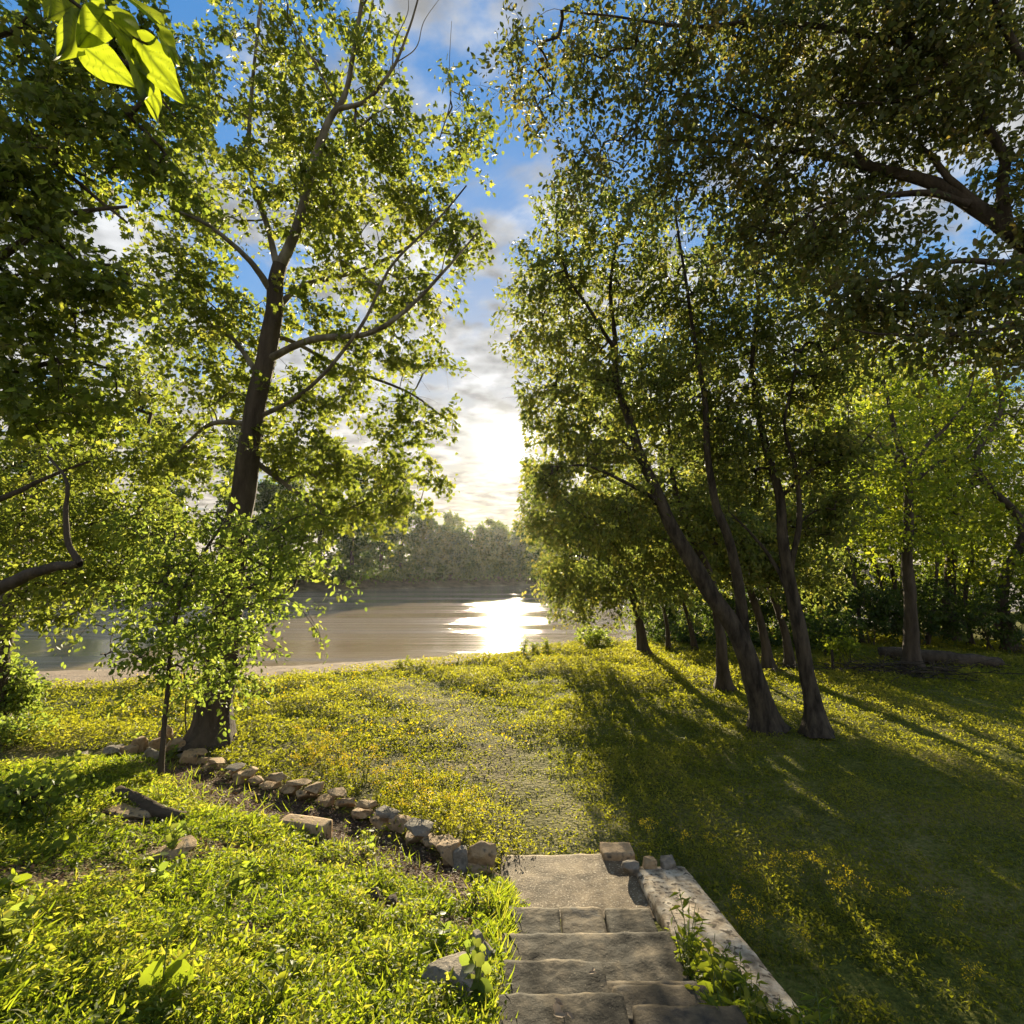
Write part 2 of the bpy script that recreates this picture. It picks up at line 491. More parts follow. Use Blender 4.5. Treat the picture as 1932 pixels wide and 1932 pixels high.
def make_tree(name, label, cat, base, limbs, blobs, leaf='oval', size=0.09, lm='leaf_grove', bm='bark', group=None,
              per_spray=20, spray_len=0.45, flare=0.75, droop=0.25, clip=None, sides=12, min_z=-0.9, twig=True, upright=0.0, extra=None, thin=1.0, tone=0.42):
    """limbs: (points, r0, r1) world, the first is the trunk.  blobs: (centre, (rx, ry, rz), sprays)"""
    root = empty(name, base)
    tag(root, label, cat, group)
    base = np.asarray(base, float)
    nodes, noder = [], []
    for i, lb in enumerate(limbs):
        pts, r0, r1 = lb[:3]
        V, F, c, r = limb_mesh(pts, r0, r1, sides if i == 0 else max(6, sides - 4), flare if i == 0 else 0.0, seed=rng.uniform(0, 50), power=.8, knob=.16)
        link('trunk' if i == 0 else 'limb', new_mesh('trunk' if i == 0 else 'limb', V - base, [F], [lb[3] if len(lb) > 3 else M[bm]], smooth_sh=True), root)
        k = len(c) // 3 if i == 0 else 1
        nodes.append(c[k:])
        noder.append(r[k:])
    # attraction points
    A = []
    for c, rad, n in blobs:
        n = max(3, int(n * thin))
        q = unit(rng.normal(size=(n, 3))) * (rng.uniform(0, 1, (n, 1)) ** 0.42)
        q = q * np.asarray(rad) + np.asarray(c)
        A.append(q)
    if extra is not None:
        A.append(extra)
    A = np.vstack(A)
    A = A[A[:, 2] > min_z + 0.1]
    if clip is not None:
        A = A[clip(A)]
    start = np.vstack(nodes)
    d0 = np.array([np.min(np.sum((start - a) ** 2, 1)) for a in A])
    A = A[np.argsort(d0)]
    nd = list(start)
    par = [-1] * len(start)
    arr = np.zeros((len(start) + 3 * len(A), 3))
    arr[:len(start)] = start
    m = len(start)
    chains, tipdir = [], []
    for a in A:
        # prefer parents lying below or inward, so branches run outward and up
        d = np.sum((arr[:m] - a) ** 2, 1) + 0.3 * np.maximum(0, arr[:m, 2] - a[2]) ** 2
        j = int(np.argmin(d))
        p = arr[j]
        v = a - p
        ln = np.linalg.norm(v)
        side = rng.normal(size=3) * 0.07 * ln
        c1 = p + v * 0.35 + side + np.array([0, 0, 0.06 * ln])
        c2 = p + v * 0.7 + side * 0.7 + np.array([0, 0, 0.07 * ln])
        arr[m], arr[m + 1], arr[m + 2] = c1, c2, a
        par += [j, m, m + 1]
        chains.append((j, m, m + 1, m + 2))
        tipdir.append(unit(a - c1))
        m += 3
    cnt = np.zeros(m)
    for ch in chains:
        cnt[ch[3]] += 1
    for i in range(m - 1, len(start) - 1, -1):
        cnt[par[i]] += cnt[i]
    rr = 0.0042 * (size / 0.09) ** 0.5 * np.maximum(cnt, 1) ** 0.48
    V, F, R = [], [], []
    fb = []
    if twig:
        parts = []
        for ch in chains:
            k = list(ch)
            r = rr[k].copy()
            r[0] = r[1] * 1.1
            sd = 3 if r[1] < 0.012 else (4 if r[1] < 0.03 else 6)
            parts.append(tube_geo(arr[k], r, sd))
        tv, tfc = join(parts)
    # sprays of leaves
    S = len(chains)
    td = np.array(tipdir)
    dirs = unit(td * 0.6 + rng.normal(size=(S, 3)) * np.array([0.55, 0.55, 0.3]) + np.array([0, 0, upright]))
    n = per_spray
    tt = rng.uniform(-0.25, 1.0, (S, n))
    slen = spray_len * rng.uniform(0.6, 1.3, (S, 1))
    bend = np.array([0, 0, -1.0]) * droop
    tips = arr[[c[3] for c in chains]]
    pos = tips[:, None, :] + dirs[:, None, :] * (tt * slen)[..., None] + bend * ((tt * slen)[..., None] ** 2) / spray_len
    pos = pos + rng.normal(size=(S, n, 3)) * spray_len * 0.15
    if twig:
        st = np.linspace(0, 1.0, 4)
        sp = [tube_geo(tips[i] + dirs[i] * (st * slen[i])[:, None] + bend * ((st * slen[i])[:, None] ** 2) / spray_len, np.linspace(0.004, 0.0012, 4) * (size / 0.09) ** 0.5, 3) for i in range(S)]
        sv, sf = join(sp)
        tfc = np.vstack([tfc, sf + len(tv)])
        tv = np.vstack([tv, sv])
    pos = pos.reshape(-1, 3)
    ax = np.repeat(dirs, n, 0) * 0.5 + rng.normal(size=(S * n, 3)) * 0.8 + np.array([0, 0, -0.45])
    nr = rng.normal(size=(S * n, 3)) * 0.85 + np.array([0, -0.35, 0.75])
    sz = size * rng.uniform(0.55, 1.35, S * n)
    tint = np.clip(np.repeat(rng.normal(tone, 0.16, S), n) + rng.normal(0, 0.2, S * n), 0, 1)
    keep = pos[:, 2] > min_z
    if clip is not None:
        keep &= clip(pos)
    lv, lf, lr = leaf_geo(pos[keep], ax[keep], nr[keep], sz[keep], leaf, tint[keep])
    if twig:
        V = np.vstack([tv, lv])
        faces = [tfc] + [f + len(tv) for f in lf]
        me = new_mesh('crown', V - base, faces, [M[bm], M[lm]], [0] + [1] * len(lf), np.concatenate([np.zeros(len(tv)), lr]))
    else:
        me = new_mesh('crown', lv - base, lf, [M[lm]], None, lr)
    link('crown', me, root)
    return root


def B(px, py, t, rx, rz, n, ry=None):          # blob centred on a photo direction at a depth
    k = t / 966.0
    return (W(px, py, t), (rx * k, (ry if ry is not None else 0.9 * max(rx, rz) * k), rz * k), n)


def syc_clip(A):                                 # gap cut in the crown along the sun's ray, to light the close branch
    q = A - np.array([-1.12, 1.45, 4.12])
    sdir = np.array(SUN)
    d = np.linalg.norm(q - (q @ sdir)[:, None] * sdir, axis=1)
    return sun_gap(A) & (d > .34)


def sun_gap(A):                                  # keep the low sun and the sky around it clear of leaves
    v = A - CAM
    yy = v[:, 1] * CS + v[:, 2] * SN
    zz = -v[:, 1] * SN + v[:, 2] * CS
    px = 966 + 966 * v[:, 0] / yy
    py = 966 - 966 * zz / yy
    return ~(((px - 925) / 62) ** 2 + ((py - 850) / 185) ** 2 < 1)


# ------------------------------------------------------------------ ground
row_px = [(140, 1432), (200, 1425), (330, 1418), (400, 1450), (480, 1478), (560, 1498), (650, 1525), (750, 1562), (830, 1605), (890, 1640), (940, 1662)]
row = np.array([P(x, y, 0.02) for x, y in row_px])
ROWX = np.concatenate([[-60, -14], row[:, 0], [0.2, 60]])
ROWY = np.concatenate([[9.5, 8.6], row[:, 1], [5.0, 5.0]])
NX = [-400, -11.8, -6.8, -2.0, 2.6, 20, 400]
NY = [-60, 12.3, 13.2, 15.5, 18.6, 27, 230]
FX = [-400, -51, -33, 4, 60, 400]
FY = [20, 55, 80, 108, 140, 330]
WATER = -1.0


def ground_h(x, y, micro=True):
    x = np.asarray(x, float)
    y = np.asarray(y, float)
    yr = np.interp(x, ROWX, ROWY)
    yn = np.interp(x, NX, NY)
    yf = np.interp(x, FX, FY)
    d = np.maximum(0, yr - y)
    hill = 0.27 * np.maximum(0, d - 0.45 * smooth(-.2, -1.0, x)) + 0.05 * smooth(0, 0.5, d)
    hill = np.minimum(hill, 1.5)
    # left slope / under the steps / low lawn on the right
    under = np.maximum(0, 0.25 * (4.9 - y)) - 0.10
    right = 0.9 * smooth(2.4, 0.2, y) * smooth(4.0, 2.0, x)
    k1 = smooth(-0.12, 0.05, x)
    k2 = smooth(1.45, 1.75, x)
    near = y < 5.3
    z = np.where(near | (x < 0), hill * (1 - k1), 0.0)
    z = z + np.where(y < 5.2, under * k1 * (1 - k2), 0.0) + right * k2
    # gentle swell
    z = z + 0.05 * np.sin(x * 0.5 + 1.0) * np.cos(y * 0.35) * smooth(5.5, 8, y) * smooth(-2, 2, yn - y + 2)
    s = y - yn
    bw = np.interp(x, [-12, -2, 2.2, 3], [3.8, 3.0, 0.9, 0.6])
    beach = -0.08 * smooth(-0.3, 0.3, s) - 0.24 * np.clip(s / bw, 0, 1) - 0.9 * smooth(bw, bw + 2.4, s) - 2.0 * smooth(bw + 2.4, bw + 10, s)
    z = z + beach
    s2 = y - yf
    far = 2.27 * smooth(-10, 0, s2) + 2.6 * smooth(-1, 7, s2) + 2.5 * smooth(10, 80, s2)
    z = z + far
    return z


def axis_coords(lo, hi, dense_lo, dense_hi, step, grow=1.16):
    c = list(np.arange(dense_lo, dense_hi, step))
    s, v = step, dense_lo
    a = []
    while v > lo:
        s *= grow
        v -= s
        a.append(v)
    s, v = step, c[-1]
    b = []
    while v < hi:
        s *= grow
        v += s
        b.append(v)
    return np.array(a[::-1] + c + b)


gx = axis_coords(-420, 420, -9, 9, 0.09, 1.06)
gy = axis_coords(-60, 900, 1.0, 17, 0.09, 1.05)
GX, GY = np.meshgrid(gx, gy)
GZ = ground_h(GX, GY)
mic = np.array([mn.fractal(Vector((a * 1.3, b * 1.3, 0)), 0.8, 2.0, 4) for a, b in zip(GX.ravel(), GY.ravel())]).reshape(GX.shape)
GZ = GZ + 0.035 * mic * (1 - smooth(30, 60, GY))
nx, ny = len(gx), len(gy)
ii = np.arange(ny - 1)[:, None] * nx
jj = np.arange(nx - 1)[None]
GF = np.stack([ii + jj, ii + jj + 1, ii + nx + jj + 1, ii + nx + jj], -1).reshape(-1, 4)


def dirt_mask(x, y):
    """1 where the soil is bare: the strip on the near side of the stone row, the worn track over the lawn, the beach"""
    yr = np.interp(x, ROWX, ROWY)
    d = yr - y
    strip = smooth(-0.05, 0.12, d) * smooth(1.35 + 0.22 * np.sin(x * 3.1) + .1 * np.sin(x * 9), 0.8, d) * smooth(-5.8, -4.4, x) * smooth(-.05, -.35, x)
    tr = [P(a, b) for a, b in ((760, 1300), (850, 1330), (920, 1400), (1000, 1480), (1060, 1570), (1090, 1610))]
    txs = np.interp(y, [p[1] for p in tr[::-1]], [p[0] for p in tr[::-1]])
    track = np.exp(-((x - txs) / (0.55 + 0.03 * y)) ** 2) * smooth(4.8, 5.6, y) * smooth(13.8, 12.0, y) * 0.9
    c1 = P(1800, 1560)
    sh = 0.45 * np.exp(-(((x - 3.0) / 1.6) ** 2 + ((y - 5.8) / 1.0) ** 2))
    yn = np.interp(x, NX, NY)
    fs = smooth(-4, -1, y - np.interp(x, FX, FY))
    beach = smooth(-0.15, 0.25, y - yn) * (1 - fs)
    strip = np.maximum(strip, 0.8 * fs)
    return strip, np.maximum(track, sh), beach


m, nt, out = mat('soil_and_thatch')
N, L = nt.nodes, nt.links
tc = N.new('ShaderNodeTexCoord')
n1 = N.new('ShaderNodeTexNoise'); n1.inputs['Scale'].default_value = 0.9; n1.inputs['Detail'].default_value = 9
n2 = N.new('ShaderNodeTexNoise'); n2.inputs['Scale'].default_value = 22; n2.inputs['Detail'].default_value = 8
L.new(tc.outputs['Object'], n1.inputs['Vector']); L.new(tc.outputs['Object'], n2.inputs['Vector'])
ra = ramp_node(nt, [(0.38, (0.075, 0.085, 0.016)), (0.5, (0.13, 0.135, 0.026)), (0.62, (0.20, 0.17, 0.055))])
rb = ramp_node(nt, [(0.38, (0.08, 0.075, 0.025)), (0.5, (0.16, 0.145, 0.055)), (0.62, (0.27, 0.23, 0.11))])
rc = ramp_node(nt, [(0.35, (0.26, 0.20, 0.14)), (0.65, (0.42, 0.33, 0.24))])
rdk = ramp_node(nt, [(0.35, (0.035, 0.022, 0.014)), (0.5, (0.09, 0.06, 0.04)), (0.68, (0.2, 0.14, 0.10))])
mixn = N.new('ShaderNodeMath'); mixn.operation = 'ADD'
mm = N.new('ShaderNodeMath'); mm.operation = 'MULTIPLY'; mm.inputs[1].default_value = 0.5
L.new(n1.outputs[0], mixn.inputs[0]); L.new(n2.outputs[0], mixn.inputs[1]); L.new(mixn.outputs[0], mm.inputs[0])
for r_ in (ra, rb, rc, rdk):
    L.new(mm.outputs[0], r_.inputs[0])
col = ra.outputs[0]
for nm, rr_ in (('track', rb), ('strip', rdk), ('beach', rc)):
    a_ = N.new('ShaderNodeAttribute'); a_.attribute_name = nm
    x_ = N.new('ShaderNodeMix'); x_.data_type = 'RGBA'
    L.new(a_.outputs['Fac'], x_.inputs[0]); L.new(col, x_.inputs[6]); L.new(rr_.outputs[0], x_.inputs[7])
    col = x_.outputs[2]
p_ = N.new('ShaderNodeBsdfPrincipled'); p_.inputs['Roughness'].default_value = 0.95; p_.inputs['Specular IOR Level'].default_value = 0.1
L.new(col, p_.inputs['Base Color'])
b_ = N.new('ShaderNodeBump'); b_.inputs['Strength'].default_value = 1.0; b_.inputs['Distance'].default_value = 0.07
L.new(n2.outputs[0], b_.inputs['Height']); L.new(b_.outputs[0], p_.inputs['Normal']); L.new(p_.outputs[0], out.inputs[0])
M['soil'] = m
gv = np.stack([GX.ravel(), GY.ravel(), GZ.ravel()], -1)
gme = new_mesh('ground', gv, [GF], [M['soil']], smooth_sh=True)
st_, tk_, be_ = dirt_mask(gv[:, 0], gv[:, 1])
st_ = np.maximum(st_, .35 * (gv[:, 0] < 0) * (gv[:, 1] < 8.5))
for nm, v_ in (('strip', st_), ('track', tk_), ('beach', be_)):
    a_ = gme.attributes.new(nm, 'FLOAT', 'POINT')
    a_.data.foreach_set('value', v_.astype(np.float32))
tag(link('ground', gme), kind='structure')


def micro_h(x, y):
    return ground_h(x, y) + 0.035 * np.array([mn.fractal(Vector((a * 1.3, b * 1.3, 0)), 0.8, 2.0, 4) for a, b in zip(np.ravel(x), np.ravel(y))]).reshape(np.shape(x))


def gz(x, y):
    return float(micro_h(np.array([x]), np.array([y]))[0])


# water
m, nt, out = mat('muddy_river_water')
N, L = nt.nodes, nt.links
tc = N.new('ShaderNodeTexCoord')
mp = N.new('ShaderNodeMapping'); mp.inputs['Rotation'].default_value = (0, 0, math.radians(-4)); mp.inputs['Scale'].default_value = (0.05, 1.0, 1.0)
L.new(tc.outputs['Object'], mp.inputs[0])
w1 = N.new('ShaderNodeTexNoise'); w1.inputs['Scale'].default_value = 1.6; w1.inputs['Detail'].default_value = 9; w1.inputs['Roughness'].default_value = 0.62
w2 = N.new('ShaderNodeTexNoise'); w2.inputs['Scale'].default_value = 0.22; w2.inputs['Detail'].default_value = 9; w2.inputs['Roughness'].default_value = 0.68; w2.inputs['Distortion'].default_value = 0.5
L.new(mp.outputs[0], w1.inputs['Vector']); L.new(mp.outputs[0], w2.inputs['Vector'])
mr = N.new('ShaderNodeMapRange'); mr.inputs[1].default_value = 0.47; mr.inputs[2].default_value = 0.54; mr.inputs[3].default_value = 0.12; mr.inputs[4].default_value = 1.0
L.new(w2.outputs[0], mr.inputs[0])
w3 = N.new('ShaderNodeTexNoise'); w3.inputs['Scale'].default_value = 0.42; w3.inputs['Detail'].default_value = 4
L.new(mp.outputs[0], w3.inputs['Vector'])
wa = N.new('ShaderNodeMath'); wa.operation = 'MULTIPLY_ADD'; wa.inputs[1].default_value = 3.2
L.new(w3.outputs[0], wa.inputs[0]); L.new(w1.outputs[0], wa.inputs[2])
b_ = N.new('ShaderNodeBump'); b_.inputs['Distance'].default_value = 0.115
L.new(mr.outputs[0], b_.inputs['Strength']); L.new(wa.outputs[0], b_.inputs['Height'])
p_ = N.new('ShaderNodeBsdfPrincipled')
rw = ramp_node(nt, [(0.4, (0.30, 0.225, 0.14)), (0.6, (0.40, 0.31, 0.21))])
L.new(w2.outputs[0], rw.inputs[0]); L.new(rw.outputs[0], p_.inputs['Base Color'])
p_.inputs['Roughness'].default_value = 0.08; p_.inputs['IOR'].default_value = 1.333
L.new(b_.outputs[0], p_.inputs['Normal']); L.new(p_.outputs[0], out.inputs[0])
M['water'] = m
wx = np.array([-420, 420.0]); wy = np.array([-60, 900.0])
wv = np.array([(a, b, WATER) for b in wy for a in wx])
tag(link('river', new_mesh('river', wv, [np.array([[0, 1, 3, 2]])], [M['water']])), kind='structure')

# ------------------------------------------------------------------ steps, landing, wall
def lumpy_box(name, x0, x1, y0, y1, z0, z1, mt, label, cat, group=None, amp=0.015, res=0.026, tilt=0.0, seed=0, rotz=0.0, rnd=0.016):
    nxx = max(3, int((x1 - x0) / res)); nyy = max(3, int((y1 - y0) / res)); nzz = max(2, int((z1 - z0) / res))
    bm = bmesh.new()
    bmesh.ops.create_cube(bm, size=1)
    hx, hy, hz = (x1 - x0) / 2, (y1 - y0) / 2, (z1 - z0) / 2
    for v in bm.verts:
        v.co = Vector((v.co.x * 2 * hx, v.co.y * 2 * hy, v.co.z * 2 * hz))
    def cutdir(ax, n):
        lo, ext = ((-hx, 2 * hx), (-hy, 2 * hy), (-hz, 2 * hz))[ax]
        for i in range(1, n):
            co = [0, 0, 0]; co[ax] = lo + ext * i / n
            no = [0, 0, 0]; no[ax] = 1
            bmesh.ops.bisect_plane(bm, geom=bm.verts[:] + bm.edges[:] + bm.faces[:], plane_co=co, plane_no=no)
    cutdir(0, nxx); cutdir(1, nyy); cutdir(2, nzz)
    for v in bm.verts:
        c = v.co.copy()
        # rounded, broken edges
        ex = max(0, abs(c.x) - (hx - rnd)) / rnd; ey = max(0, abs(c.y) - (hy - rnd)) / rnd; ez = max(0, abs(c.z) - (hz - rnd)) / rnd
        e = math.sqrt(ex * ex + ey * ey + ez * ez)
        if e > 1:
            k = (1 / e)
            if ex: v.co.x = math.copysign(hx - rnd + rnd * ex * k, c.x)
            if ey: v.co.y = math.copysign(hy - rnd + rnd * ey * k, c.y)
            if ez: v.co.z = math.copysign(hz - rnd + rnd * ez * k, c.z)
        q = Vector((c.x + seed * 3.1, c.y, c.z + seed))
        d = mn.fractal(q * 6, 0.7, 2.0, 4)
        dd = mn.noise_vector(q * 2.2)
        v.co += dd * amp * .8 + mn.noise_vector(q * 11) * amp * 0.45
        v.co.z += d * amp * .6 + tilt * (c.y / max(hy, .01))
    me = bpy.data.meshes.new(name)
    bm.to_mesh(me); bm.free()
    for f in me.polygons:
        f.use_smooth = True
    me.materials.append(mt)
    o = link(name, me, loc=((x0 + x1) / 2, (y0 + y1) / 2, (z0 + z1) / 2))
    o.rotation_euler.z = rotz
    tag(o, label, cat, group)
    return o


lumpy_box('landing_slab', -0.10, 1.13, 4.30, 5.24, -0.12, 0.06, M['slab_tan'], 'wide flat tan stone landing at the foot of the steps', 'landing', amp=0.008, res=0.03, rotz=0.015)
G_ST = 'dark stone blocks of the garden steps'
lumpy_box('step_stone', -0.06, 0.36, 3.72, 4.22, 0.0, 0.215, M['step_dark'], 'dark blocky step stone at the left, just above the tan landing', 'step stone', G_ST, 0.014, seed=1)
lumpy_box('step_stone', 0.375, 0.69, 3.74, 4.235, 0.0, 0.21, M['step_tan'], 'brown rounded step stone in the middle, just above the tan landing', 'step stone', G_ST, 0.016, seed=2)
lumpy_box('step_stone', 0.70, 1.05, 3.72, 4.20, 0.0, 0.22, M['step_dark'], 'dark blocky step stone at the right, just above the tan landing', 'step stone', G_ST, 0.014, seed=3)
lumpy_box('step_stone', -0.06, 1.06, 3.22, 3.70, 0.12, 0.375, M['step_dark'], 'dark single-stone second step up from the tan landing', 'step stone', G_ST, 0.014, seed=4)
lumpy_box('step_stone', 0.22, 1.06, 3.05, 3.20, 0.2, 0.45, M['step_tan'], 'narrow pale tan stone strip across the middle of the steps', 'step stone', G_ST, 0.008, seed=5)
lumpy_box('step_stone', -0.08, 0.52, 2.80, 3.22, 0.3, 0.545, M['step_dark'], 'dark left stone of the third step, beside the grass bank', 'step stone', G_ST, 0.016, seed=6)
lumpy_box('step_stone', 0.54, 1.05, 2.80, 3.04, 0.3, 0.55, M['step_tan'], 'brown right stone of the third step, next to the weeds', 'step stone', G_ST, 0.014, seed=7)
lumpy_box('step_stone', -0.08, 0.55, 2.20, 2.785, 0.45, 0.70, M['step_dark'], 'big dark stone at the bottom edge with a curled dead leaf on it', 'step stone', G_ST, 0.018, seed=8)
lumpy_box('step_stone', 0.57, 1.09, 2.22, 2.70, 0.45, 0.715, M['step_tan'], 'pale tan corner stone at the bottom right of the steps', 'step stone', G_ST, 0.010, seed=9)
wall = lumpy_box('retaining_wall', -0.24, 0.24, -1.6, 1.6, -0.45, 0.0, M['concrete'], 'pale flaking concrete wall running beside the stone steps', 'wall', amp=0.009, res=0.045, rnd=0.035, seed=11)
wall.location = (1.40, 3.40, 0.42 - 0.225 - 0.14)
wall.rotation_euler = (math.radians(-7.0), 0, math.radians(2))
lumpy_box('step_stone', 0.86, 1.16, 5.12, 5.33, -0.05, 0.12, M['rock_tan'], 'long tan block at the far right corner of the landing', 'stone', None, 0.012, seed=12)


def rock(name, c, r, mt, label, cat='stone', group=None, seed=0, rotz=0.0, flat=0.6, parent=None):
    rs = random.Random(seed)
    bm = bmesh.new()
    for _ in range(15):
        v = Vector([rs.uniform(-1, 1) for _ in range(3)])
        mx = max(abs(v.x), abs(v.y), abs(v.z))
        v = v / mx * rs.uniform(0.82, 1.0)
        l = v.length
        v *= 1.0 / (l ** 0.45)
        bm.verts.new((v.x * r[0], v.y * r[1], v.z * r[2]))
    h = bmesh.ops.convex_hull(bm, input=bm.verts[:])
    bmesh.ops.delete(bm, geom=[e for e in h['geom_interior'] if isinstance(e, bmesh.types.BMVert)], context='VERTS')
    bmesh.ops.bevel(bm, geom=bm.edges[:], offset=min(r) * 0.09, segments=2, affect='EDGES', profile=0.6)
    bmesh.ops.triangulate(bm, faces=bm.faces[:])
    bmesh.ops.subdivide_edges(bm, edges=[e for e in bm.edges if e.calc_length() > min(r) * 0.5], cuts=2, use_grid_fill=True)
    for v in bm.verts:
        v.co += mn.noise_vector(v.co * (2.2 / max(r)) + Vector((seed, 0, 0))) * min(r) * 0.10
        v.co += mn.noise_vector(v.co * (9 / max(r)) + Vector((seed, 0, 0))) * min(r) * 0.03
    me = bpy.data.meshes.new(name)
    bm.to_mesh(me); bm.free()
    me.materials.append(mt)
    o = link(name, me, loc=c)
    o.rotation_euler = (rs.uniform(-.15, .15), rs.uniform(-.15, .15), rotz)
    tag(o, label, cat, group)
    return o


ORD = ['first', 'second', 'third', 'fourth', 'fifth', 'sixth', 'seventh', 'eighth', 'ninth', 'tenth', 'eleventh', 'twelfth', 'thirteenth', 'fourteenth', 'fifteenth',
       'sixteenth', 'seventeenth', 'eighteenth', 'nineteenth', 'twentieth', 'twenty-first', 'twenty-second', 'twenty-third', 'twenty-fourth', 'twenty-fifth', 'twenty-sixth', 'twenty-seventh', 'twenty-eighth', 'twenty-ninth', 'thirtieth']
G_ROW = 'stones of the long edging row along the lawn'
rowc = catmull(row[2:][::-1], 8)
Ls = np.concatenate([[0], np.cumsum(np.linalg.norm(np.diff(rowc, axis=0), axis=1))])
tot = Ls[-1]
rr_ = random.Random(5)


def row_at(s):
    return np.array([np.interp(s, Ls, rowc[:, i]) for i in range(3)])


def row_dir(s):
    d = row_at(s + 0.1) - row_at(s - 0.1)
    return math.atan2(d[1], d[0])


s, k = 0.16, 0
while s < tot - 0.05:
    w = rr_.uniform(0.115, 0.19)
    s += w
    p = row_at(s)
    h = rr_.uniform(0.05, 0.085)
    sh = ('flat', 'blocky', 'angular', 'wedge-shaped')[rr_.randrange(4)]
    tn = 'tan' if rr_.random() < 0.88 else 'grey'
    rock('edging_stone', (p[0], p[1] + rr_.uniform(-.05, .05), p[2] + h * 0.45), (w * 1.02, rr_.uniform(0.10, 0.15), h), M['rock_' + tn],
         f'{tn} edging stone on the ground, {ORD[k]} of the bottom course from the landing', 'stone', G_ROW, 100 + k, row_dir(s) + rr_.uniform(-.25, .25))
    s += w
    k += 1
NB = k
s, k = 0.55, 0
while s < tot - 0.1:
    w = rr_.uniform(0.11, 0.20)
    s += w
    p = row_at(s)
    h = rr_.uniform(0.03, 0.055)
    tn = 'tan' if rr_.random() < 0.8 else 'grey'
    rock('edging_stone', (p[0], p[1] + rr_.uniform(-.03, .03), p[2] + 0.10 + h * 0.6), (w * 0.98, rr_.uniform(0.09, 0.14), h), M['rock_' + tn],
         f'{tn} edging stone lying on others, {ORD[k]} of the top course from the landing', 'stone', G_ROW, 200 + k, row_dir(s) + rr_.uniform(-.3, .3))
    s += w + rr_.uniform(0, .22)
    k += 1
# the heap at the far end of the row, by the big trunk
heap = [(265, 1418, .13, .14, 'tan'), (300, 1420, .14, .15, 'tan'), (240, 1425, .16, .10, 'tan'), (210, 1428, .15, .09, 'grey'), (285, 1440, .12, .10, 'grey'), (330, 1425, .15, .13, 'tan'), (312, 1400, .10, .16, 'tan'), (150, 1438, .12, .08, 'grey'), (355, 1440, .12, .11, 'tan')]
hl = ['round tan stone on the heap left of the big trunk', 'tallest tan stone of the heap, just left of the sapling stem', 'broad tan stone in the left half of the heap', 'low grey slab at the left end of the heap',
      'small grey stone at the foot of the heap', 'tan wedge stone right behind the sapling stem', 'tan stone at the back of the heap, propped upright', 'lone dark grey stone lying apart, left of the heap', 'tan stone between the sapling stem and the big trunk']
for i, ((a, b, r, h, tn), lb) in enumerate(zip(heap, hl)):
    p = P(a, b, 0.05)
    rock('heap_stone', (p[0], p[1], gz(p[0], p[1]) + h * 0.7), (r * 1.1, r * 0.9, h), M['rock_' + tn], lb, 'stone', 'heap of stones at the far end of the row', 300 + i, rr_.uniform(0, 3))
# larger stones at the near end of the row
for i, (a, b, z, r, tn, lb) in enumerate([
        (848, 1612, .10, (.15, .12, .12), 'tan', 'big tan upright stone near the landing end of the row'),
        (905, 1608, .16, (.17, .12, .11), 'tan', 'blocky brown stone capping the landing end of the row'),
        (872, 1625, .08, (.09, .08, .14), 'grey', 'pale blue-grey upright stone at the landing end of the row'),
        (905, 1648, .05, (.10, .08, .06), 'tan', 'small brown stone under the blocky one at the landing end'),
        (925, 1660, .04, (.13, .07, .03), 'tan', 'thin flat tan stone touching the corner of the landing')]):
    p = P(a, b, z)
    rock('edging_stone', (p[0], p[1], z), r, M['rock_' + tn], lb, 'stone', G_ROW, 400 + i, rr_.uniform(-.4, .4))


def slope_pt(px, py, zadd=0.0):
    t = 3.0
    r = ray(px, py)
    lo, hi = 0.8, 60.0
    for s_ in np.linspace(0.8, 60, 1200):
        q = CAM + r * s_
        if q[2] < float(ground_h(q[0], q[1])):
            hi = s_
            lo = s_ - 0.05
            break
    q = CAM + r * hi
    return np.array([q[0], q[1], gz(q[0], q[1]) + zadd])


p = slope_pt(575, 1578)
lumpy_box('paving_block', p[0] - .25, p[0] + .25, p[1] - .09, p[1] + .09, p[2] - .05, p[2] + .13, M['rock_tan'], 'long tan squared block lying in the grass below the row', 'stone', amp=0.006, rotz=-0.25, rnd=0.015)
for a, b, r, mt_, lb in [(862, 1895, (.19, .14, .13), 'rock_grey', 'large rounded grey boulder in the grass beside the steps'),
                         (895, 1788, (.07, .06, .08), 'rock_grey', 'pointed grey stone in the grass left of the steps'),
                         (912, 1808, (.08, .06, .05), 'rock_grey', 'pale grey stone just in front of the pointed one'),
                         (940, 1795, (.06, .05, .03), 'rock_grey', 'small low pale stone by the left edge of the steps'),
                         (240, 1535, (.26, .14, .05), 'rock_tan', 'flat grey-brown stone next to the rotten log'),
                         (320, 1612, (.20, .12, .05), 'rock_tan', 'reddish flat stone half buried in the grass slope')]:
    p = slope_pt(a, b)
    rock('field_stone', (p[0], p[1], p[2] + r[2] * .35), r, M[mt_], lb, 'stone', None, int(a), rr_.uniform(-1, 1))
for a, b, z, r, mt_, lb in [(1228, 1630, .10, (.10, .09, .08), 'rock_tan', 'tan end stone on the far end of the concrete wall'),
                            (1262, 1632, .09, (.09, .09, .08), 'rock_grey', 'dark squarish stone at the far right end of the wall'),
                            (1190, 1640, .10, (.09, .07, .07), 'rock_grey', 'small dark stone where the landing meets the wall')]:
    p = P(a, b, z)
    rock('wall_end_stone', p, r, M[mt_], lb, 'stone', None, int(a), rr_.uniform(-.5, .5))


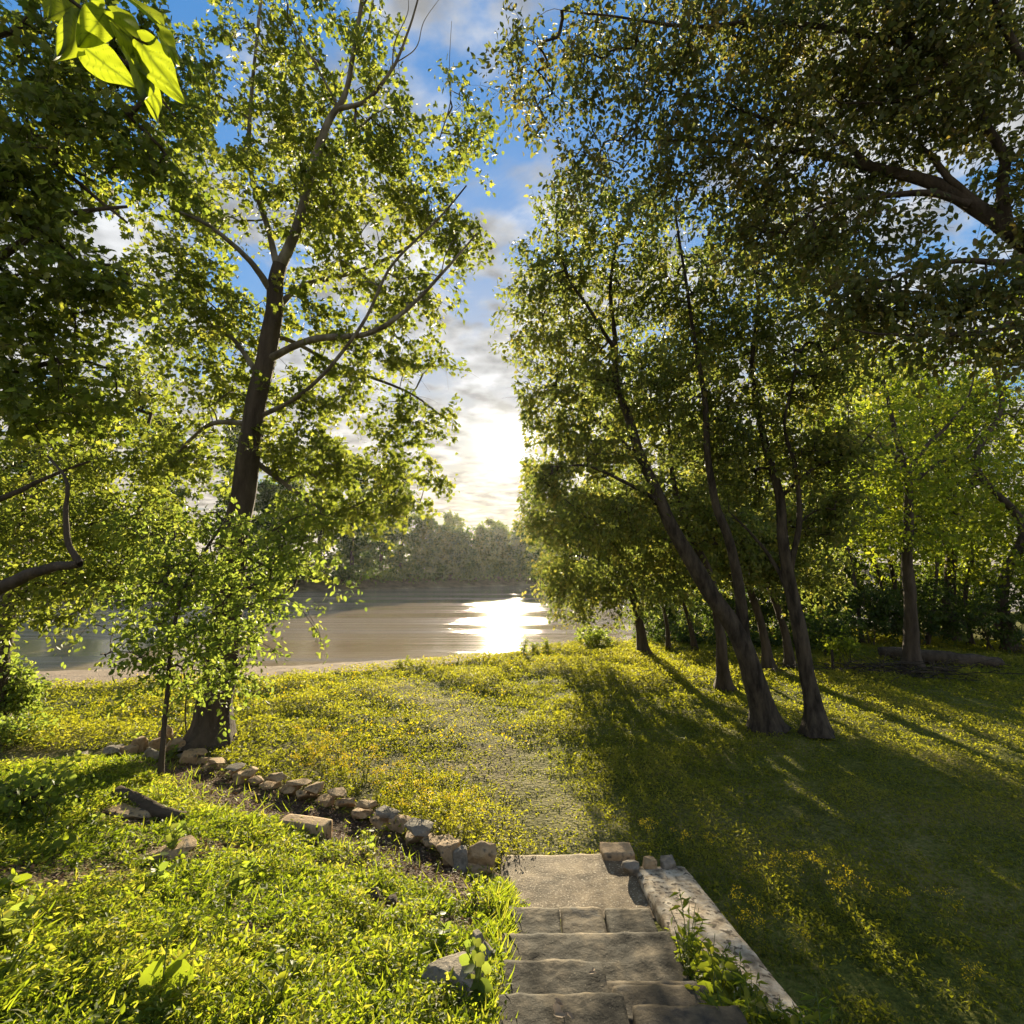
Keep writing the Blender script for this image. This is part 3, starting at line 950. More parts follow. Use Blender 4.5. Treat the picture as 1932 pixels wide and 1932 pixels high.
# fallen wood
def stick(name, pts, r0, r1, mt_, label, cat, sides=9, knob=0.2):
    V, F, c, r = limb_mesh(pts, r0, r1, sides, 0, 8, knob, seed=r0 * 99)
    # closed ends
    b0 = pts[0]
    n = len(V)
    V = np.vstack([V, c[0], c[-1]])
    i = np.arange(sides)
    cap0 = np.stack([np.full(sides, n), (i + 1) % sides, i], -1)
    cap1 = np.stack([np.full(sides, n + 1), n - sides + i, n - sides + (i + 1) % sides], -1)
    o = link(name, new_mesh(name, V - b0, [F, cap0, cap1], [mt_], smooth_sh=True), loc=b0)
    tag(o, label, cat)
    return o


stick('rotten_log', np.array([slope_pt(222, 1512, .05), slope_pt(265, 1530, .06), slope_pt(310, 1545, .05), slope_pt(350, 1552, .02)]), .085, .05, M['wood_dead'], 'dark rotten log lying in the grass below the stone heap', 'log', knob=.5)
stick('fallen_stick', np.array([slope_pt(470, 1575, .03), slope_pt(540, 1592, .035), slope_pt(640, 1612, .03), slope_pt(655, 1616, .02)]), .018, .009, M['wood_dead'], 'thin dark stick lying across the grass slope', 'stick')
stick('fallen_log', np.array([P(1660, 1236, .15), P(1740, 1240, .2), P(1820, 1246, .2), P(1885, 1252, .12)]), .24, .15, M['bark'], 'long dark fallen log at the edge of the wood', 'log', 12)
stick('fence_stake', np.array([P(1572, 1265, 0), P(1572, 1236, .0) * 0 + P(1572, 1265, 0) + np.array([0, 0, .55])]), .04, .035, M['bark_mid'], 'short dark stump post in the shaded lawn by the wood', 'post')
for i, (a, b) in enumerate([(700, 1700), (740, 1715)]):
    p = slope_pt(a, b)
    rock('clod', (p[0], p[1], p[2] + .03), (.07, .05, .04), M['wood_dead'], ['dark clod of rotten wood, the left one of a pair in the grass', 'dark clod of rotten wood, the right one of a pair in the grass'][i], 'clod', None, 50 + i, i)

# ------------------------------------------------------------------ big trees
SY = P(392, 1412)
SY[2] = gz(SY[0], SY[1]) - .05
tS = 8.0
trunk = [SY, W(405, 1330, 8.05), W(425, 1180, 8.05), W(445, 1020, 8.1), W(470, 860, 8.1), W(492, 720, 8.1), W(515, 590, 8.1), W(527, 500, 8.1)]
Mb, Mp = M['bark'], M['bark_pale']
syl = [(trunk, .29, .105, Mb),
       ([W(527, 505, 8.1), W(560, 430, 8.0), W(585, 330, 7.9), W(620, 230, 7.8), W(650, 180, 7.8), W(675, 60, 7.7), W(690, -60, 7.6)], .092, .022, Mp),
       ([W(640, 205, 7.8), W(690, 190, 7.7), W(740, 130, 7.6), W(770, 60, 7.6), W(800, -40, 7.5)], .04, .010, Mp),
       ([W(680, 20, 7.7), W(700, -20, 7.7), W(715, -80, 7.7)], .02, .006, Mp),
       ([W(660, 120, 7.7), W(690, 60, 7.7), W(705, 0, 7.7), W(728, -60, 7.7)], .016, .004, Mp), ([W(740, 130, 7.6), W(745, 80, 7.6), W(770, 20, 7.6), W(765, -30, 7.6)], .012, .003, Mp),
       ([W(745, 120, 7.6), W(785, 90, 7.6), W(800, 40, 7.6), W(835, -10, 7.6)], .010, .003, Mp), ([W(830, 260, 7.8), W(850, 190, 7.8), W(848, 120, 7.8), W(852, 40, 7.8)], .010, .003, Mp),
       ([W(640, 205, 7.8), W(600, 130, 7.8), W(560, 60, 7.8), W(540, 0, 7.8)], .02, .006, Mp),
       ([W(525, 510, 8.1), W(505, 430, 8.3), W(470, 300, 8.6), W(480, 120, 8.8), W(500, -60, 9.0)], .055, .02, Mp),
       ([W(520, 560, 8.1), W(470, 490, 7.8), W(400, 430, 7.5), W(340, 400, 7.3)], .06, .015, Mp),
       ([W(517, 590, 8.1), W(570, 540, 8.5), W(680, 510, 8.8), W(780, 460, 9.0), W(860, 400, 9.2)], .06, .012, Mp),
       ([W(500, 680, 8.1), W(590, 640, 7.8), W(690, 630, 7.6), W(760, 590, 7.5), W(830, 520, 7.4), W(900, 440, 7.3)], .065, .012, Mp),
       ([W(505, 650, 8.1), W(540, 640, 8.4), W(640, 690, 8.7), W(770, 740, 8.8), W(840, 790, 8.8)], .05, .012, Mp),
       ([W(482, 790, 8.1), W(560, 750, 7.9), W(625, 690, 7.7), W(690, 600, 7.5), W(740, 500, 7.4), W(830, 410, 7.3), W(880, 350, 7.2)], .04, .010, Mp),
       ([W(495, 720, 8.1), W(440, 640, 8.4), W(380, 600, 8.6), W(320, 560, 8.8)], .05, .012, Mp),
       ([W(470, 860, 8.1), W(520, 900, 8.3), W(590, 950, 8.5), W(640, 965, 8.7), W(720, 930, 8.9)], .05, .015, Mp),
       ([W(480, 800, 8.1), W(400, 800, 8.3), W(340, 850, 8.5), W(310, 900, 8.5)], .05, .012, Mp)]
syb = [B(560, 60, 8.4, 130, 80, 60), B(470, 210, 8.6, 90, 130, 60), B(600, 220, 8.4, 100, 110, 60), B(700, 120, 8.0, 60, 90, 22), B(730, 260, 8.0, 70, 80, 36), B(660, 350, 8.2, 110, 90, 52),
       B(530, 370, 8.4, 110, 80, 46), B(370, 260, 8.6, 55, 90, 28), B(380, 420, 8.2, 90, 70, 40), B(800, 390, 8.2, 70, 60, 34), B(870, 250, 8.2, 36, 100, 24), B(850, 450, 8.4, 55, 60, 22), B(340, 520, 8.4, 90, 60, 40), B(450, 600, 8.6, 100, 60, 36),
       B(640, 470, 8.4, 110, 60, 46), B(760, 560, 8.2, 90, 60, 40), B(360, 640, 8.6, 110, 70, 50), B(610, 590, 8.2, 80, 50, 26), B(700, 680, 8.4, 110, 50, 40), B(430, 740, 8.8, 110, 60, 46),
       B(600, 750, 8.5, 90, 50, 36), B(780, 790, 8.7, 80, 45, 34), B(830, 700, 8.6, 35, 40, 10), B(560, 850, 8.4, 100, 50, 44), B(690, 880, 8.7, 110, 50, 44), B(360, 860, 8.6, 100, 70, 46), B(720, 960, 8.8, 80, 35, 28), B(620, 960, 8.6, 80, 45, 28), B(800, 900, 8.8, 40, 30, 9)]
make_tree('broadleaf_tree', 'tall pale-limbed tree leaning over the stone heap, dark lower trunk', 'tree', SY, syl, syb, 'lobed', 0.082, 'leaf_syc', 'bark_pale', per_spray=34, spray_len=.42, flare=.55, sides=22, clip=syc_clip)
# root buttress strip on the trunk is part of the flare; bare top twigs of the same tree rise above

# young tree in front of the big trunk
SP = slope_pt(302, 1478)
sap = [([SP, W(308, 1400, 6.15), W(316, 1300, 6.3), W(325, 1200, 6.5), W(345, 1120, 6.7), W(380, 1050, 6.9), W(420, 990, 7.0)], .035, .016),
       ([W(322, 1230, 6.4), W(380, 1180, 6.5), W(440, 1120, 6.6), W(540, 1090, 6.7), W(640, 1098, 6.8)], .014, .004),
       ([W(330, 1190, 6.5), W(440, 1150, 6.4), W(540, 1130, 6.4), W(590, 1180, 6.4), W(608, 1212, 6.4)], .011, .003),
       ([W(318, 1290, 6.3), W(280, 1250, 6.3), W(240, 1230, 6.4), W(190, 1235, 6.5)], .012, .003),
       ([W(320, 1260, 6.3), W(400, 1220, 6.2), W(480, 1210, 6.2), W(530, 1235, 6.2)], .010, .003)]
sapb = [B(430, 1030, 7.0, 140, 70, 60), B(320, 1100, 6.8, 100, 70, 44), B(440, 1130, 6.6, 100, 70, 46), B(540, 1050, 6.9, 90, 60, 34), B(340, 1210, 6.4, 100, 50, 36), B(430, 1210, 6.3, 70, 60, 28), B(350, 1285, 6.3, 90, 35, 24), B(440, 1280, 6.3, 35, 30, 8), B(250, 1150, 6.8, 70, 60, 18), B(560, 980, 7.2, 80, 50, 26), B(300, 1000, 7.2, 90, 50, 26)]
ex = [W(x, y, 6.7 + rng.uniform(-.15, .15)) for x, y in [(560, 1085), (590, 1085), (620, 1092), (640, 1100), (575, 1070), (610, 1080), (580, 1150), (595, 1180), (604, 1200), (500, 1230), (520, 1232), (480, 1215), (200, 1240), (225, 1235), (180, 1180), (150, 1200), (660, 1105)]]
make_tree('sapling', 'slender young tree with light green leaves in front of the big leaning trunk', 'tree', SP, sap, sapb, 'oval', 0.075, 'leaf_sap', 'bark', per_spray=20, thin=1.2, spray_len=.34, flare=.15, sides=8, extra=np.array(ex))
p = P(352, 1392)
make_tree('sapling', 'pair of thin bare stems close beside the left of the big trunk', 'sapling', p, [([p, W(350, 1330, 7.8), W(365, 1250, 7.8), W(372, 1180, 7.8)], .014, .006), ([p + np.array([.03, 0, 0]), W(372, 1320, 7.8), W(352, 1260, 7.8), W(360, 1190, 7.8)], .010, .005)],
          [B(365, 1190, 7.7, 40, 30, 12)], 'oval', 0.07, 'leaf_sap', 'bark', per_spray=12, spray_len=.25, flare=.1, sides=6)

# near tree overhanging the left edge
NT = np.array([-7.6, 5.2, gz(-7.6, 5.2)])
ntl = [([NT, NT + [.1, .1, 2.5], NT + [.3, .2, 5], NT + [.4, .2, 8], NT + [.6, .3, 11]], .26, .08),
       ([NT + [.1, .1, 2.2], W(-120, 1150, 4.9), W(0, 1110, 4.6), W(80, 1075, 4.5), W(150, 1062, 4.5)], .085, .035),
       ([W(150, 1062, 4.5), W(128, 1020, 4.5), W(125, 960, 4.5), W(125, 905, 4.5), W(90, 860, 4.6)], .03, .010),
       ([NT + [.2, .1, 3.8], W(-150, 960, 5.2), W(0, 940, 5.4), W(90, 900, 5.6), W(170, 870, 5.8)], .06, .012),
       ([NT + [.3, .2, 5], W(-100, 560, 5.2), W(20, 470, 5.2), W(130, 405, 5.2), W(240, 390, 5.3)], .07, .014),
       ([NT + [.3, .2, 6], W(-100, 300, 5.2), W(30, 240, 5.2), W(130, 330, 5.2), W(240, 420, 5.3)], .05, .012),
       ([NT + [.3, .2, 6.5], W(-60, 100, 5.2), W(100, 60, 5.2), W(240, 120, 5.3), W(330, 220, 5.4)], .05, .012),
       ([NT + [.3, .2, 4.5], W(-100, 760, 5.2), W(40, 700, 5.3), W(140, 680, 5.6), W(220, 700, 5.8)], .05, .012)]
ntb = [B(60, 60, 5.2, 150, 110, 90), B(200, 120, 5.4, 120, 110, 80), B(300, 200, 5.8, 70, 120, 44), B(50, 260, 5.2, 120, 110, 80), B(180, 280, 5.4, 120, 80, 80), B(300, 330, 5.8, 70, 50, 30), B(60, 420, 5.2, 90, 50, 40),
       B(100, 520, 5.2, 140, 60, 80), B(230, 540, 5.5, 60, 40, 22), B(50, 640, 5.2, 110, 80, 70), B(60, 760, 5.3, 130, 70, 70), B(170, 740, 5.8, 80, 60, 34), B(20, 330, 5, 100, 100, 50), B(-40, 500, 5, 80, 200, 60), B(330, 120, 6, 35, 60, 16)]
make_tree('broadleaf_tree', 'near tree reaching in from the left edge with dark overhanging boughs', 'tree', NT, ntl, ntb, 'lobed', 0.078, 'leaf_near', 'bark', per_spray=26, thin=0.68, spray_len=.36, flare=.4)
NT2 = np.array([-9.5, 9.6, gz(-9.5, 9.6)])
n2l = [([NT2, NT2 + [.1, .1, 2], NT2 + [.3, .2, 4], NT2 + [.5, .2, 7]], .2, .06), ([NT2 + [.1, .1, 2.2], W(60, 1030, 8.8), W(170, 990, 8.6), W(260, 960, 8.4)], .06, .012),
       ([NT2 + [.2, .1, 3], W(60, 880, 9.0), W(180, 830, 9), W(280, 800, 9)], .06, .012), ([NT2 + [.1, .1, 1.6], W(40, 1120, 8.4), W(150, 1100, 8.0), W(230, 1120, 7.8)], .05, .012)]
n2b = [B(80, 880, 8.8, 140, 70, 84), B(220, 860, 8.8, 100, 80, 60), B(90, 990, 8.4, 140, 60, 84), B(230, 980, 8.4, 100, 70, 64), B(60, 1090, 8.0, 110, 45, 50), B(190, 1080, 7.8, 110, 55, 60), B(300, 1000, 8.0, 80, 70, 36), B(120, 780, 9, 120, 50, 46), B(290, 760, 9.4, 70, 80, 36), B(230, 690, 9.4, 90, 50, 36), B(40, 1150, 7.6, 60, 35, 14), B(110, 1160, 7.4, 30, 50, 8), B(-60, 1000, 8, 80, 120, 40)]
make_tree('broadleaf_tree', 'bright leafy tree at the left whose low boughs droop before the water', 'tree', NT2, n2l, n2b, 'oval', 0.085, 'leaf_syc', 'bark', per_spray=32, spray_len=.42)

# ---- right grove
def trunkpts(px, t, lean=0.0):
    return [W(a, b, t + lean * i) for i, (a, b) in enumerate(px)]


G_GR = 'leaning trees of the grove at the right of the lawn'
b0 = P(1445, 1378)
gA = [([b0, W(1425, 1290, 8.8), W(1395, 1200, 8.85), W(1345, 1125, 8.9), W(1300, 1050, 8.95), W(1262, 980, 9.0), W(1230, 910, 9.05), W(1205, 850, 9.1), W(1185, 790, 9.1), W(1165, 720, 9.2), W(1160, 640, 9.3), W(1150, 540, 9.4), W(1165, 440, 9.5), W(1150, 360, 9.5)], .20, .008),
      ([W(1405, 1215, 8.85), W(1398, 1130, 8.8), W(1378, 1030, 8.7), W(1350, 950, 8.7), W(1335, 860, 8.7), W(1330, 760, 8.7), W(1310, 640, 8.7), W(1290, 500, 8.7), W(1275, 400, 8.8), W(1285, 330, 8.9)], .105, .008),
      ([W(1215, 880, 9.1), W(1160, 820, 9.3), W(1100, 780, 9.5), W(1040, 760, 9.6)], .05, .01), ([W(1250, 950, 9.0), W(1180, 910, 8.8), W(1110, 880, 8.7), W(1040, 880, 8.6)], .045, .01),
      ([W(1160, 660, 9.2), W(1110, 580, 9.2), W(1070, 520, 9.2), W(1050, 440, 9.2)], .04, .01)]
gAb = [B(1150, 720, 9.5, 110, 80, 70), B(1050, 640, 9.6, 90, 70, 46), B(1060, 790, 9.4, 80, 60, 40), B(1130, 850, 9.2, 100, 60, 50), B(1030, 900, 8.9, 60, 45, 22), B(1180, 560, 9.5, 110, 80, 60), B(1070, 490, 9.4, 90, 80, 50), B(1160, 950, 9.2, 100, 60, 46), B(1010, 560, 9.6, 60, 60, 22), B(1290, 700, 9, 90, 90, 50), B(1330, 560, 9, 100, 90, 60), B(1210, 430, 9.2, 100, 70, 46), B(1000, 740, 9.5, 40, 50, 14), B(1340, 830, 9, 80, 70, 36), B(1080, 390, 9.4, 80, 70, 30)]
make_tree('grove_tree', 'thick forked trunk of the grove leaning far over to the left', 'tree', b0, gA, gAb, 'oval', 0.09, 'leaf_grove', 'bark_mid', G_GR, 32, thin=1.5, spray_len= .42, sides=16, clip=sun_gap)
b0 = P(1543, 1388)
gC = [([b0, W(1530, 1300, 8.7), W(1510, 1200, 8.75), W(1490, 1100, 8.8), W(1478, 1020, 8.8), W(1470, 940, 8.9), W(1450, 860, 9), W(1430, 780, 9), W(1420, 680, 9), W(1430, 560, 9), W(1415, 460, 9.1), W(1425, 380, 9.2)], .15, .008),
      ([W(1500, 1150, 8.75), W(1465, 1070, 8.9), W(1420, 1010, 9), W(1380, 970, 9.2)], .05, .015), ([W(1490, 1080, 8.8), W(1508, 980, 8.7), W(1500, 880, 8.7), W(1480, 800, 8.6), W(1500, 700, 8.6), W(1490, 610, 8.7)], .06, .007),
      ([W(1470, 940, 8.9), W(1540, 880, 8.8), W(1600, 860, 8.7), W(1660, 800, 8.6)], .035, .01)]
gCb = [B(1440, 640, 9.2, 110, 90, 70), B(1540, 720, 8.9, 90, 80, 50), B(1500, 850, 9, 90, 60, 40), B(1420, 780, 9.2, 90, 70, 44), B(1590, 850, 8.8, 70, 55, 30), B(1500, 520, 9.2, 110, 80, 60), B(1400, 900, 9.4, 80, 60, 34), B(1590, 950, 9, 60, 55, 24), B(1530, 1000, 9.2, 60, 50, 18), B(1620, 640, 9, 80, 70, 34), B(1400, 450, 9.4, 100, 70, 44)]
make_tree('grove_tree', 'nearest slim trunk at the right side of the leaning grove', 'tree', b0, gC, gCb, 'oval', 0.09, 'leaf_grove', 'bark_mid', G_GR, 32, thin=1.6, spray_len= .42, sides=14)
b0 = P(1366, 1302)
gD = [([b0, W(1362, 1240, 11.4), W(1358, 1180, 11.4), W(1340, 1090, 11.5), W(1300, 1000, 11.6), W(1270, 900, 11.7), W(1260, 780, 11.8), W(1250, 660, 12), W(1262, 580, 12)], .15, .01),
      ([W(1330, 1070, 11.5), W(1260, 1020, 11.3), W(1200, 990, 11.2), W(1140, 980, 11)], .05, .012)]
gDb = [B(1250, 820, 12, 100, 70, 50), B(1200, 1000, 11.3, 110, 60, 50), B(1290, 930, 12, 90, 60, 40), B(1110, 970, 11, 80, 50, 30), B(1350, 990, 12, 90, 55, 36), B(1280, 680, 12, 110, 90, 56), B(1180, 760, 12, 90, 80, 40), B(1260, 1080, 11.5, 70, 50, 24)]
make_tree('grove_tree', 'stout short-looking trunk behind the fork of the leaning tree', 'tree', b0, gD, gDb, 'oval', 0.11, 'leaf_grove', 'bark', G_GR, 32, thin=1.8, spray_len= .48, clip=sun_gap)
small = [((1215, 1238), [(1205, 1170), (1190, 1110), (1170, 1050), (1140, 980), (1120, 900)], .17, 'dark trunk at the water-side corner of the grove', [(1130, 1060, 90, 60), (1060, 1000, 70, 50), (1180, 1120, 70, 50), (1090, 1130, 55, 40), (1030, 960, 60, 45), (1060, 1080, 55, 40), (1150, 930, 80, 60), (1200, 1040, 60, 60), (1010, 900, 40, 40)]),
         ((1262, 1225), [(1255, 1160), (1230, 1090), (1200, 1020), (1180, 940)], .08, 'thin stem right beside the water-side corner trunk', [(1220, 1060, 60, 50), (1190, 960, 60, 50), (1260, 1000, 60, 50)]),
         ((1312, 1228), [(1300, 1170), (1275, 1100), (1250, 1040), (1240, 960)], .10, 'thin leaning trunk between the corner trunk and the forked one', [(1270, 1090, 60, 45), (1240, 980, 70, 50), (1320, 1030, 70, 50)]),
         ((1452, 1262), [(1440, 1190), (1415, 1110), (1400, 1050), (1380, 980), (1370, 880)], .14, 'leaning trunk seen between the two nearest grove trunks', [(1390, 1060, 70, 50), (1370, 950, 80, 60), (1450, 1010, 70, 60), (1340, 860, 80, 60)]),
         ((1492, 1258), [(1480, 1190), (1450, 1100), (1430, 1030), (1410, 960), (1400, 860)], .13, 'dark trunk just behind the nearest slim trunk', [(1470, 1060, 60, 50), (1430, 950, 80, 60), (1530, 1080, 60, 50), (1520, 960, 70, 60)]),
         ((1412, 1250), [(1400, 1180), (1385, 1110), (1350, 1020), (1330, 940)], .09, 'thin curved stem behind the forked leaning trunk', [(1340, 1060, 70, 45), (1330, 950, 70, 60)])]
for (bx, by), path, r, lb, bl in small:
    b0 = P(bx, by)
    b0[2] = gz(b0[0], b0[1]) - .05
    t = b0[1] * CS
    tt = (b0[1]) / (CS - (966 - by) / 966 * SN)
    make_tree('grove_tree', lb, 'tree', b0, [([b0] + [W(a, b, tt) for a, b in path], r, r * .1)], [B(a, b, tt + rng.uniform(-.8, .8), c, d, int(c * .42)) for a, b, c, d in bl], 'oval', 0.12, 'leaf_grove', 'bark', G_GR, 30, .6, droop=.3, clip=sun_gap, thin=2.4)

# ---- trees beyond the shaded lawn, at the right
G_WD = 'trees of the wood behind the shaded lawn'
mid = [((1720, 1258), [(1718, 1150), (1712, 1050), (1715, 950), (1708, 890), (1690, 820), (1672, 740), (1660, 650)], .20, 14.2,
        [[(1712, 900), (1740, 850), (1790, 800), (1830, 740), (1850, 640)], [(1712, 920), (1760, 880), (1820, 850), (1860, 800)], [(1700, 870), (1650, 830), (1610, 800)]],
        'straight trunk forking at mid height beyond the shaded lawn', [(1700, 720, 90, 70), (1640, 800, 80, 60), (1770, 780, 90, 60), (1680, 900, 90, 50), (1800, 880, 80, 60), (1620, 920, 70, 50), (1740, 1000, 90, 45), (1650, 1010, 70, 45)]),
       ((1795, 1215), [(1792, 1120), (1796, 1050), (1800, 980), (1790, 900), (1770, 830), (1750, 760)], .26, 19.5,
        [[(1800, 1000), (1830, 930), (1850, 850)], [(1796, 1050), (1760, 980), (1730, 900)]],
        'ivy-darkened trunk in the undergrowth right of the forking one', [(1780, 760, 80, 60), (1850, 860, 80, 60), (1800, 960, 80, 60), (1880, 760, 70, 60), (1740, 880, 60, 50), (1870, 980, 70, 50)]),
       ((1690, 1200), [(1690, 1120), (1676, 1050), (1665, 1000), (1640, 930), (1620, 880)], .12, 20.5, [], 'thin slanting trunk left of the forking one in the wood', [(1640, 930, 70, 50), (1600, 1020, 60, 45), (1660, 860, 70, 50)]),
       ((1700, 1205), [(1702, 1120), (1700, 1050), (1690, 980), (1685, 900)], .10, 21.5, [], 'thin upright trunk close behind the forking one', [(1690, 950, 60, 50), (1720, 860, 60, 60)])]
for (bx, by), path, r, tt, ls, lb, bl in mid:
    b0 = W(bx, by, tt)
    b0[2] = gz(b0[0], b0[1]) - .05
    make_tree('wood_tree', lb, 'tree', b0, [([b0] + [W(a, b, tt) for a, b in path], r, r * .1)] + [([W(a, b, tt + i * .2) for i, (a, b) in enumerate(l)], r * .42, r * .06) for l in ls],
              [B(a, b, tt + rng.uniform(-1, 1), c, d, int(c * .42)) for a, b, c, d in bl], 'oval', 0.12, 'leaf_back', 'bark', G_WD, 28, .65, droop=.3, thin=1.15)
# a belt of more distant trees closing the view
belt = [(1905, 1195, 17.0, .2, 'tree at the far right edge with yellow-green leaves'), (1850, 1180, 24, .14, 'yellow-green tree in the wood, second from the right edge'), (1760, 1175, 26, .13, 'yellow-green tree between the two thick wood trunks'),
        (1655, 1175, 25, .13, 'backlit tree behind the thin slanting wood trunk'), (1600, 1180, 23, .12, 'backlit tree in the gap right of the nearest grove trunk'), (1540, 1180, 26, .12, 'backlit tree directly behind the nearest slim grove trunk'),
        (1430, 1178, 27, .12, 'backlit tree behind the middle of the leaning grove'), (1350, 1178, 27, .12, 'backlit tree behind the stout grove trunk'), (1990, 1190, 20, .18, 'tree mostly outside the right edge of the wood'),
        (1625, 1190, 18.5, .07, 'slender pole-like tree at the left of the wood'), (1670, 1188, 19.5, .06, 'slender pole-like tree just left of the forking trunk'), (1745, 1190, 18.0, .07, 'slender pole-like tree just right of the forking trunk'),
        (1830, 1190, 18.5, .08, 'slender tree right of the ivy-darkened trunk'), (1875, 1188, 20.5, .07, 'slender tree second in from the far right edge')]
for bx, by, tt, r, lb in belt:
    b0 = W(bx, by, tt)
    b0[2] = gz(b0[0], b0[1]) - .05
    h = rng.uniform(9, 12)
    tp = [b0 + np.array([rng.normal() * .25 * i, 0, h * i / 5]) for i in range(6)]
    bl = []
    for k in range(9):
        zc = h * ((0.14 if r > .1 else .38) + (0.98 if r > .1 else .7) * k / 8)
        rr2 = 2.3 * (1 - 0.4 * abs(k - 4) / 4)
        bl.append((b0 + np.array([rng.normal() * 1.3, rng.normal() * .8, zc]), (rr2, rr2 * .8, .95), 30 if r > .1 else 14))
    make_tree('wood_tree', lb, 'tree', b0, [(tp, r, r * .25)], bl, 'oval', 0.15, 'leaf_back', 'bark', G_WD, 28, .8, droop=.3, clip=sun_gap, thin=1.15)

# ---- near tree overhanging the upper right
UR = np.array([8.3, 5.0, 0.0])
UR[2] = gz(8.3, 5.0)
url = [([UR, UR + [-.1, 0, 2.5], UR + [-.3, 0, 4.2], W(2080, 560, 5.4), W(1932, 460, 5.4), W(1850, 395, 5.5), W(1760, 345, 5.6), W(1650, 318, 5.8), W(1550, 295, 6.0), W(1430, 275, 6.2), W(1330, 265, 6.4), W(1200, 262, 6.6)], .155, .008),
       ([W(1900, 430, 5.4), W(1890, 360, 5.4), W(1895, 300, 5.4), W(1862, 240, 5.4), W(1820, 160, 5.5), W(1740, 90, 5.5), W(1680, 20, 5.5), W(1650, -60, 5.5)], .065, .015),
       ([W(1862, 400, 5.5), W(1800, 345, 5.5), W(1745, 285, 5.6), W(1700, 255, 5.7), W(1640, 240, 5.8)], .045, .01),
       ([W(1830, 385, 5.5), W(1760, 365, 5.6), W(1660, 370, 5.7), W(1560, 385, 5.8), W(1500, 420, 5.9)], .05, .01),
       ([W(2100, 480, 5.4), W(1932, 495, 5.2), W(1820, 492, 5.2), W(1740, 505, 5.2), W(1670, 530, 5.2)], .05, .01),
       ([W(2120, 640, 5.4), W(1932, 610, 5.0), W(1860, 628, 5.0), W(1760, 632, 5.0), W(1660, 630, 5.0), W(1610, 622, 5.0)], .04, .008),
       ([W(1650, 318, 5.8), W(1560, 250, 5.9), W(1450, 225, 6), W(1350, 190, 6.2), W(1250, 170, 6.4)], .04, .008),
       ([W(1740, 90, 5.5), W(1600, 60, 5.6), W(1450, 40, 5.8), W(1300, 50, 6.0), W(1150, 30, 6.2), W(1060, 20, 6.4)], .04, .008),
       ([W(1810, 150, 5.5), W(1700, 190, 5.5), W(1600, 195, 5.6)], .035, .008),
       ([W(2100, 400, 5.2), W(1980, 200, 5.2), W(1900, 60, 5.2), W(1860, -40, 5.2)], .07, .02)]
urb = [B(1860, 40, 5.4, 120, 80, 80), B(1730, 40, 5.5, 110, 80, 80), B(1600, 60, 5.7, 110, 80, 80), B(1470, 50, 5.9, 100, 80, 60), B(1340, 60, 6.1, 100, 80, 60), B(1210, 50, 6.3, 90, 70, 44), B(1090, 60, 6.5, 80, 60, 26), B(980, 90, 6.6, 50, 60, 16), B(1000, 200, 6.7, 60, 60, 14),
       B(1880, 190, 5.4, 90, 90, 54), B(1770, 180, 5.5, 100, 80, 60), B(1640, 190, 5.7, 100, 70, 60), B(1510, 190, 5.9, 100, 70, 56), B(1380, 200, 6.1, 100, 70, 54), B(1250, 190, 6.4, 90, 70, 44), B(1110, 180, 6.6, 80, 70, 26),
       B(1720, 300, 5.7, 60, 30, 16), B(1580, 330, 6, 110, 50, 44), B(1430, 330, 6.2, 110, 60, 56), B(1290, 330, 6.5, 100, 60, 46), B(1130, 300, 6.7, 90, 60, 26), B(1560, 440, 6.0, 100, 60, 46), B(1430, 450, 6.2, 80, 60, 34),
       B(1700, 440, 5.6, 70, 40, 18), B(1880, 540, 5.2, 100, 45, 46), B(1740, 560, 5.2, 110, 45, 46), B(1620, 560, 5.4, 90, 50, 36), B(1900, 640, 5.0, 80, 30, 20), B(1760, 645, 5.0, 90, 22, 16), B(1930, 330, 5.3, 50, 70, 24), B(1930, 430, 5.3, 40, 30, 8)]
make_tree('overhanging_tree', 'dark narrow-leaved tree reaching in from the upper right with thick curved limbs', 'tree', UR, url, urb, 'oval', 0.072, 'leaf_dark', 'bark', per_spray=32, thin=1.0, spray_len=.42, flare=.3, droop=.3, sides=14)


# ------------------------------------------------------------------ bushes and undergrowth
def bush(name, label, px, py, tt, rx, rz, n, lm='leaf_bush', size=.10, leaf='oval', group=None, zc=None):
    c = W(px, py, tt)
    g = gz(c[0], c[1])
    b0 = np.array([c[0], c[1], g])
    k = tt / 966
    c2 = np.array([c[0], c[1], max(c[2], g + rz * k * .5)])
    stems = [([b0 + np.array([rng.normal() * .1, rng.normal() * .1, 0]), (b0 + c2) / 2 + rng.normal(size=3) * .12, c2 + rng.normal(size=3) * rz * k * .4], .02, .006) for _ in range(4)]
    return make_tree(name, label, 'bush', b0, stems, [(c2, (rx * k, rx * k * .7, rz * k), n), (c2 + np.array([rx * k * .3, .1, -rz * k * .3]), (rx * k * .6, rx * k * .5, rz * k * .6), n // 3)], leaf, size, lm, 'bark', group, 22, .35, 0.1, .15, sides=6, min_z=g + .02)


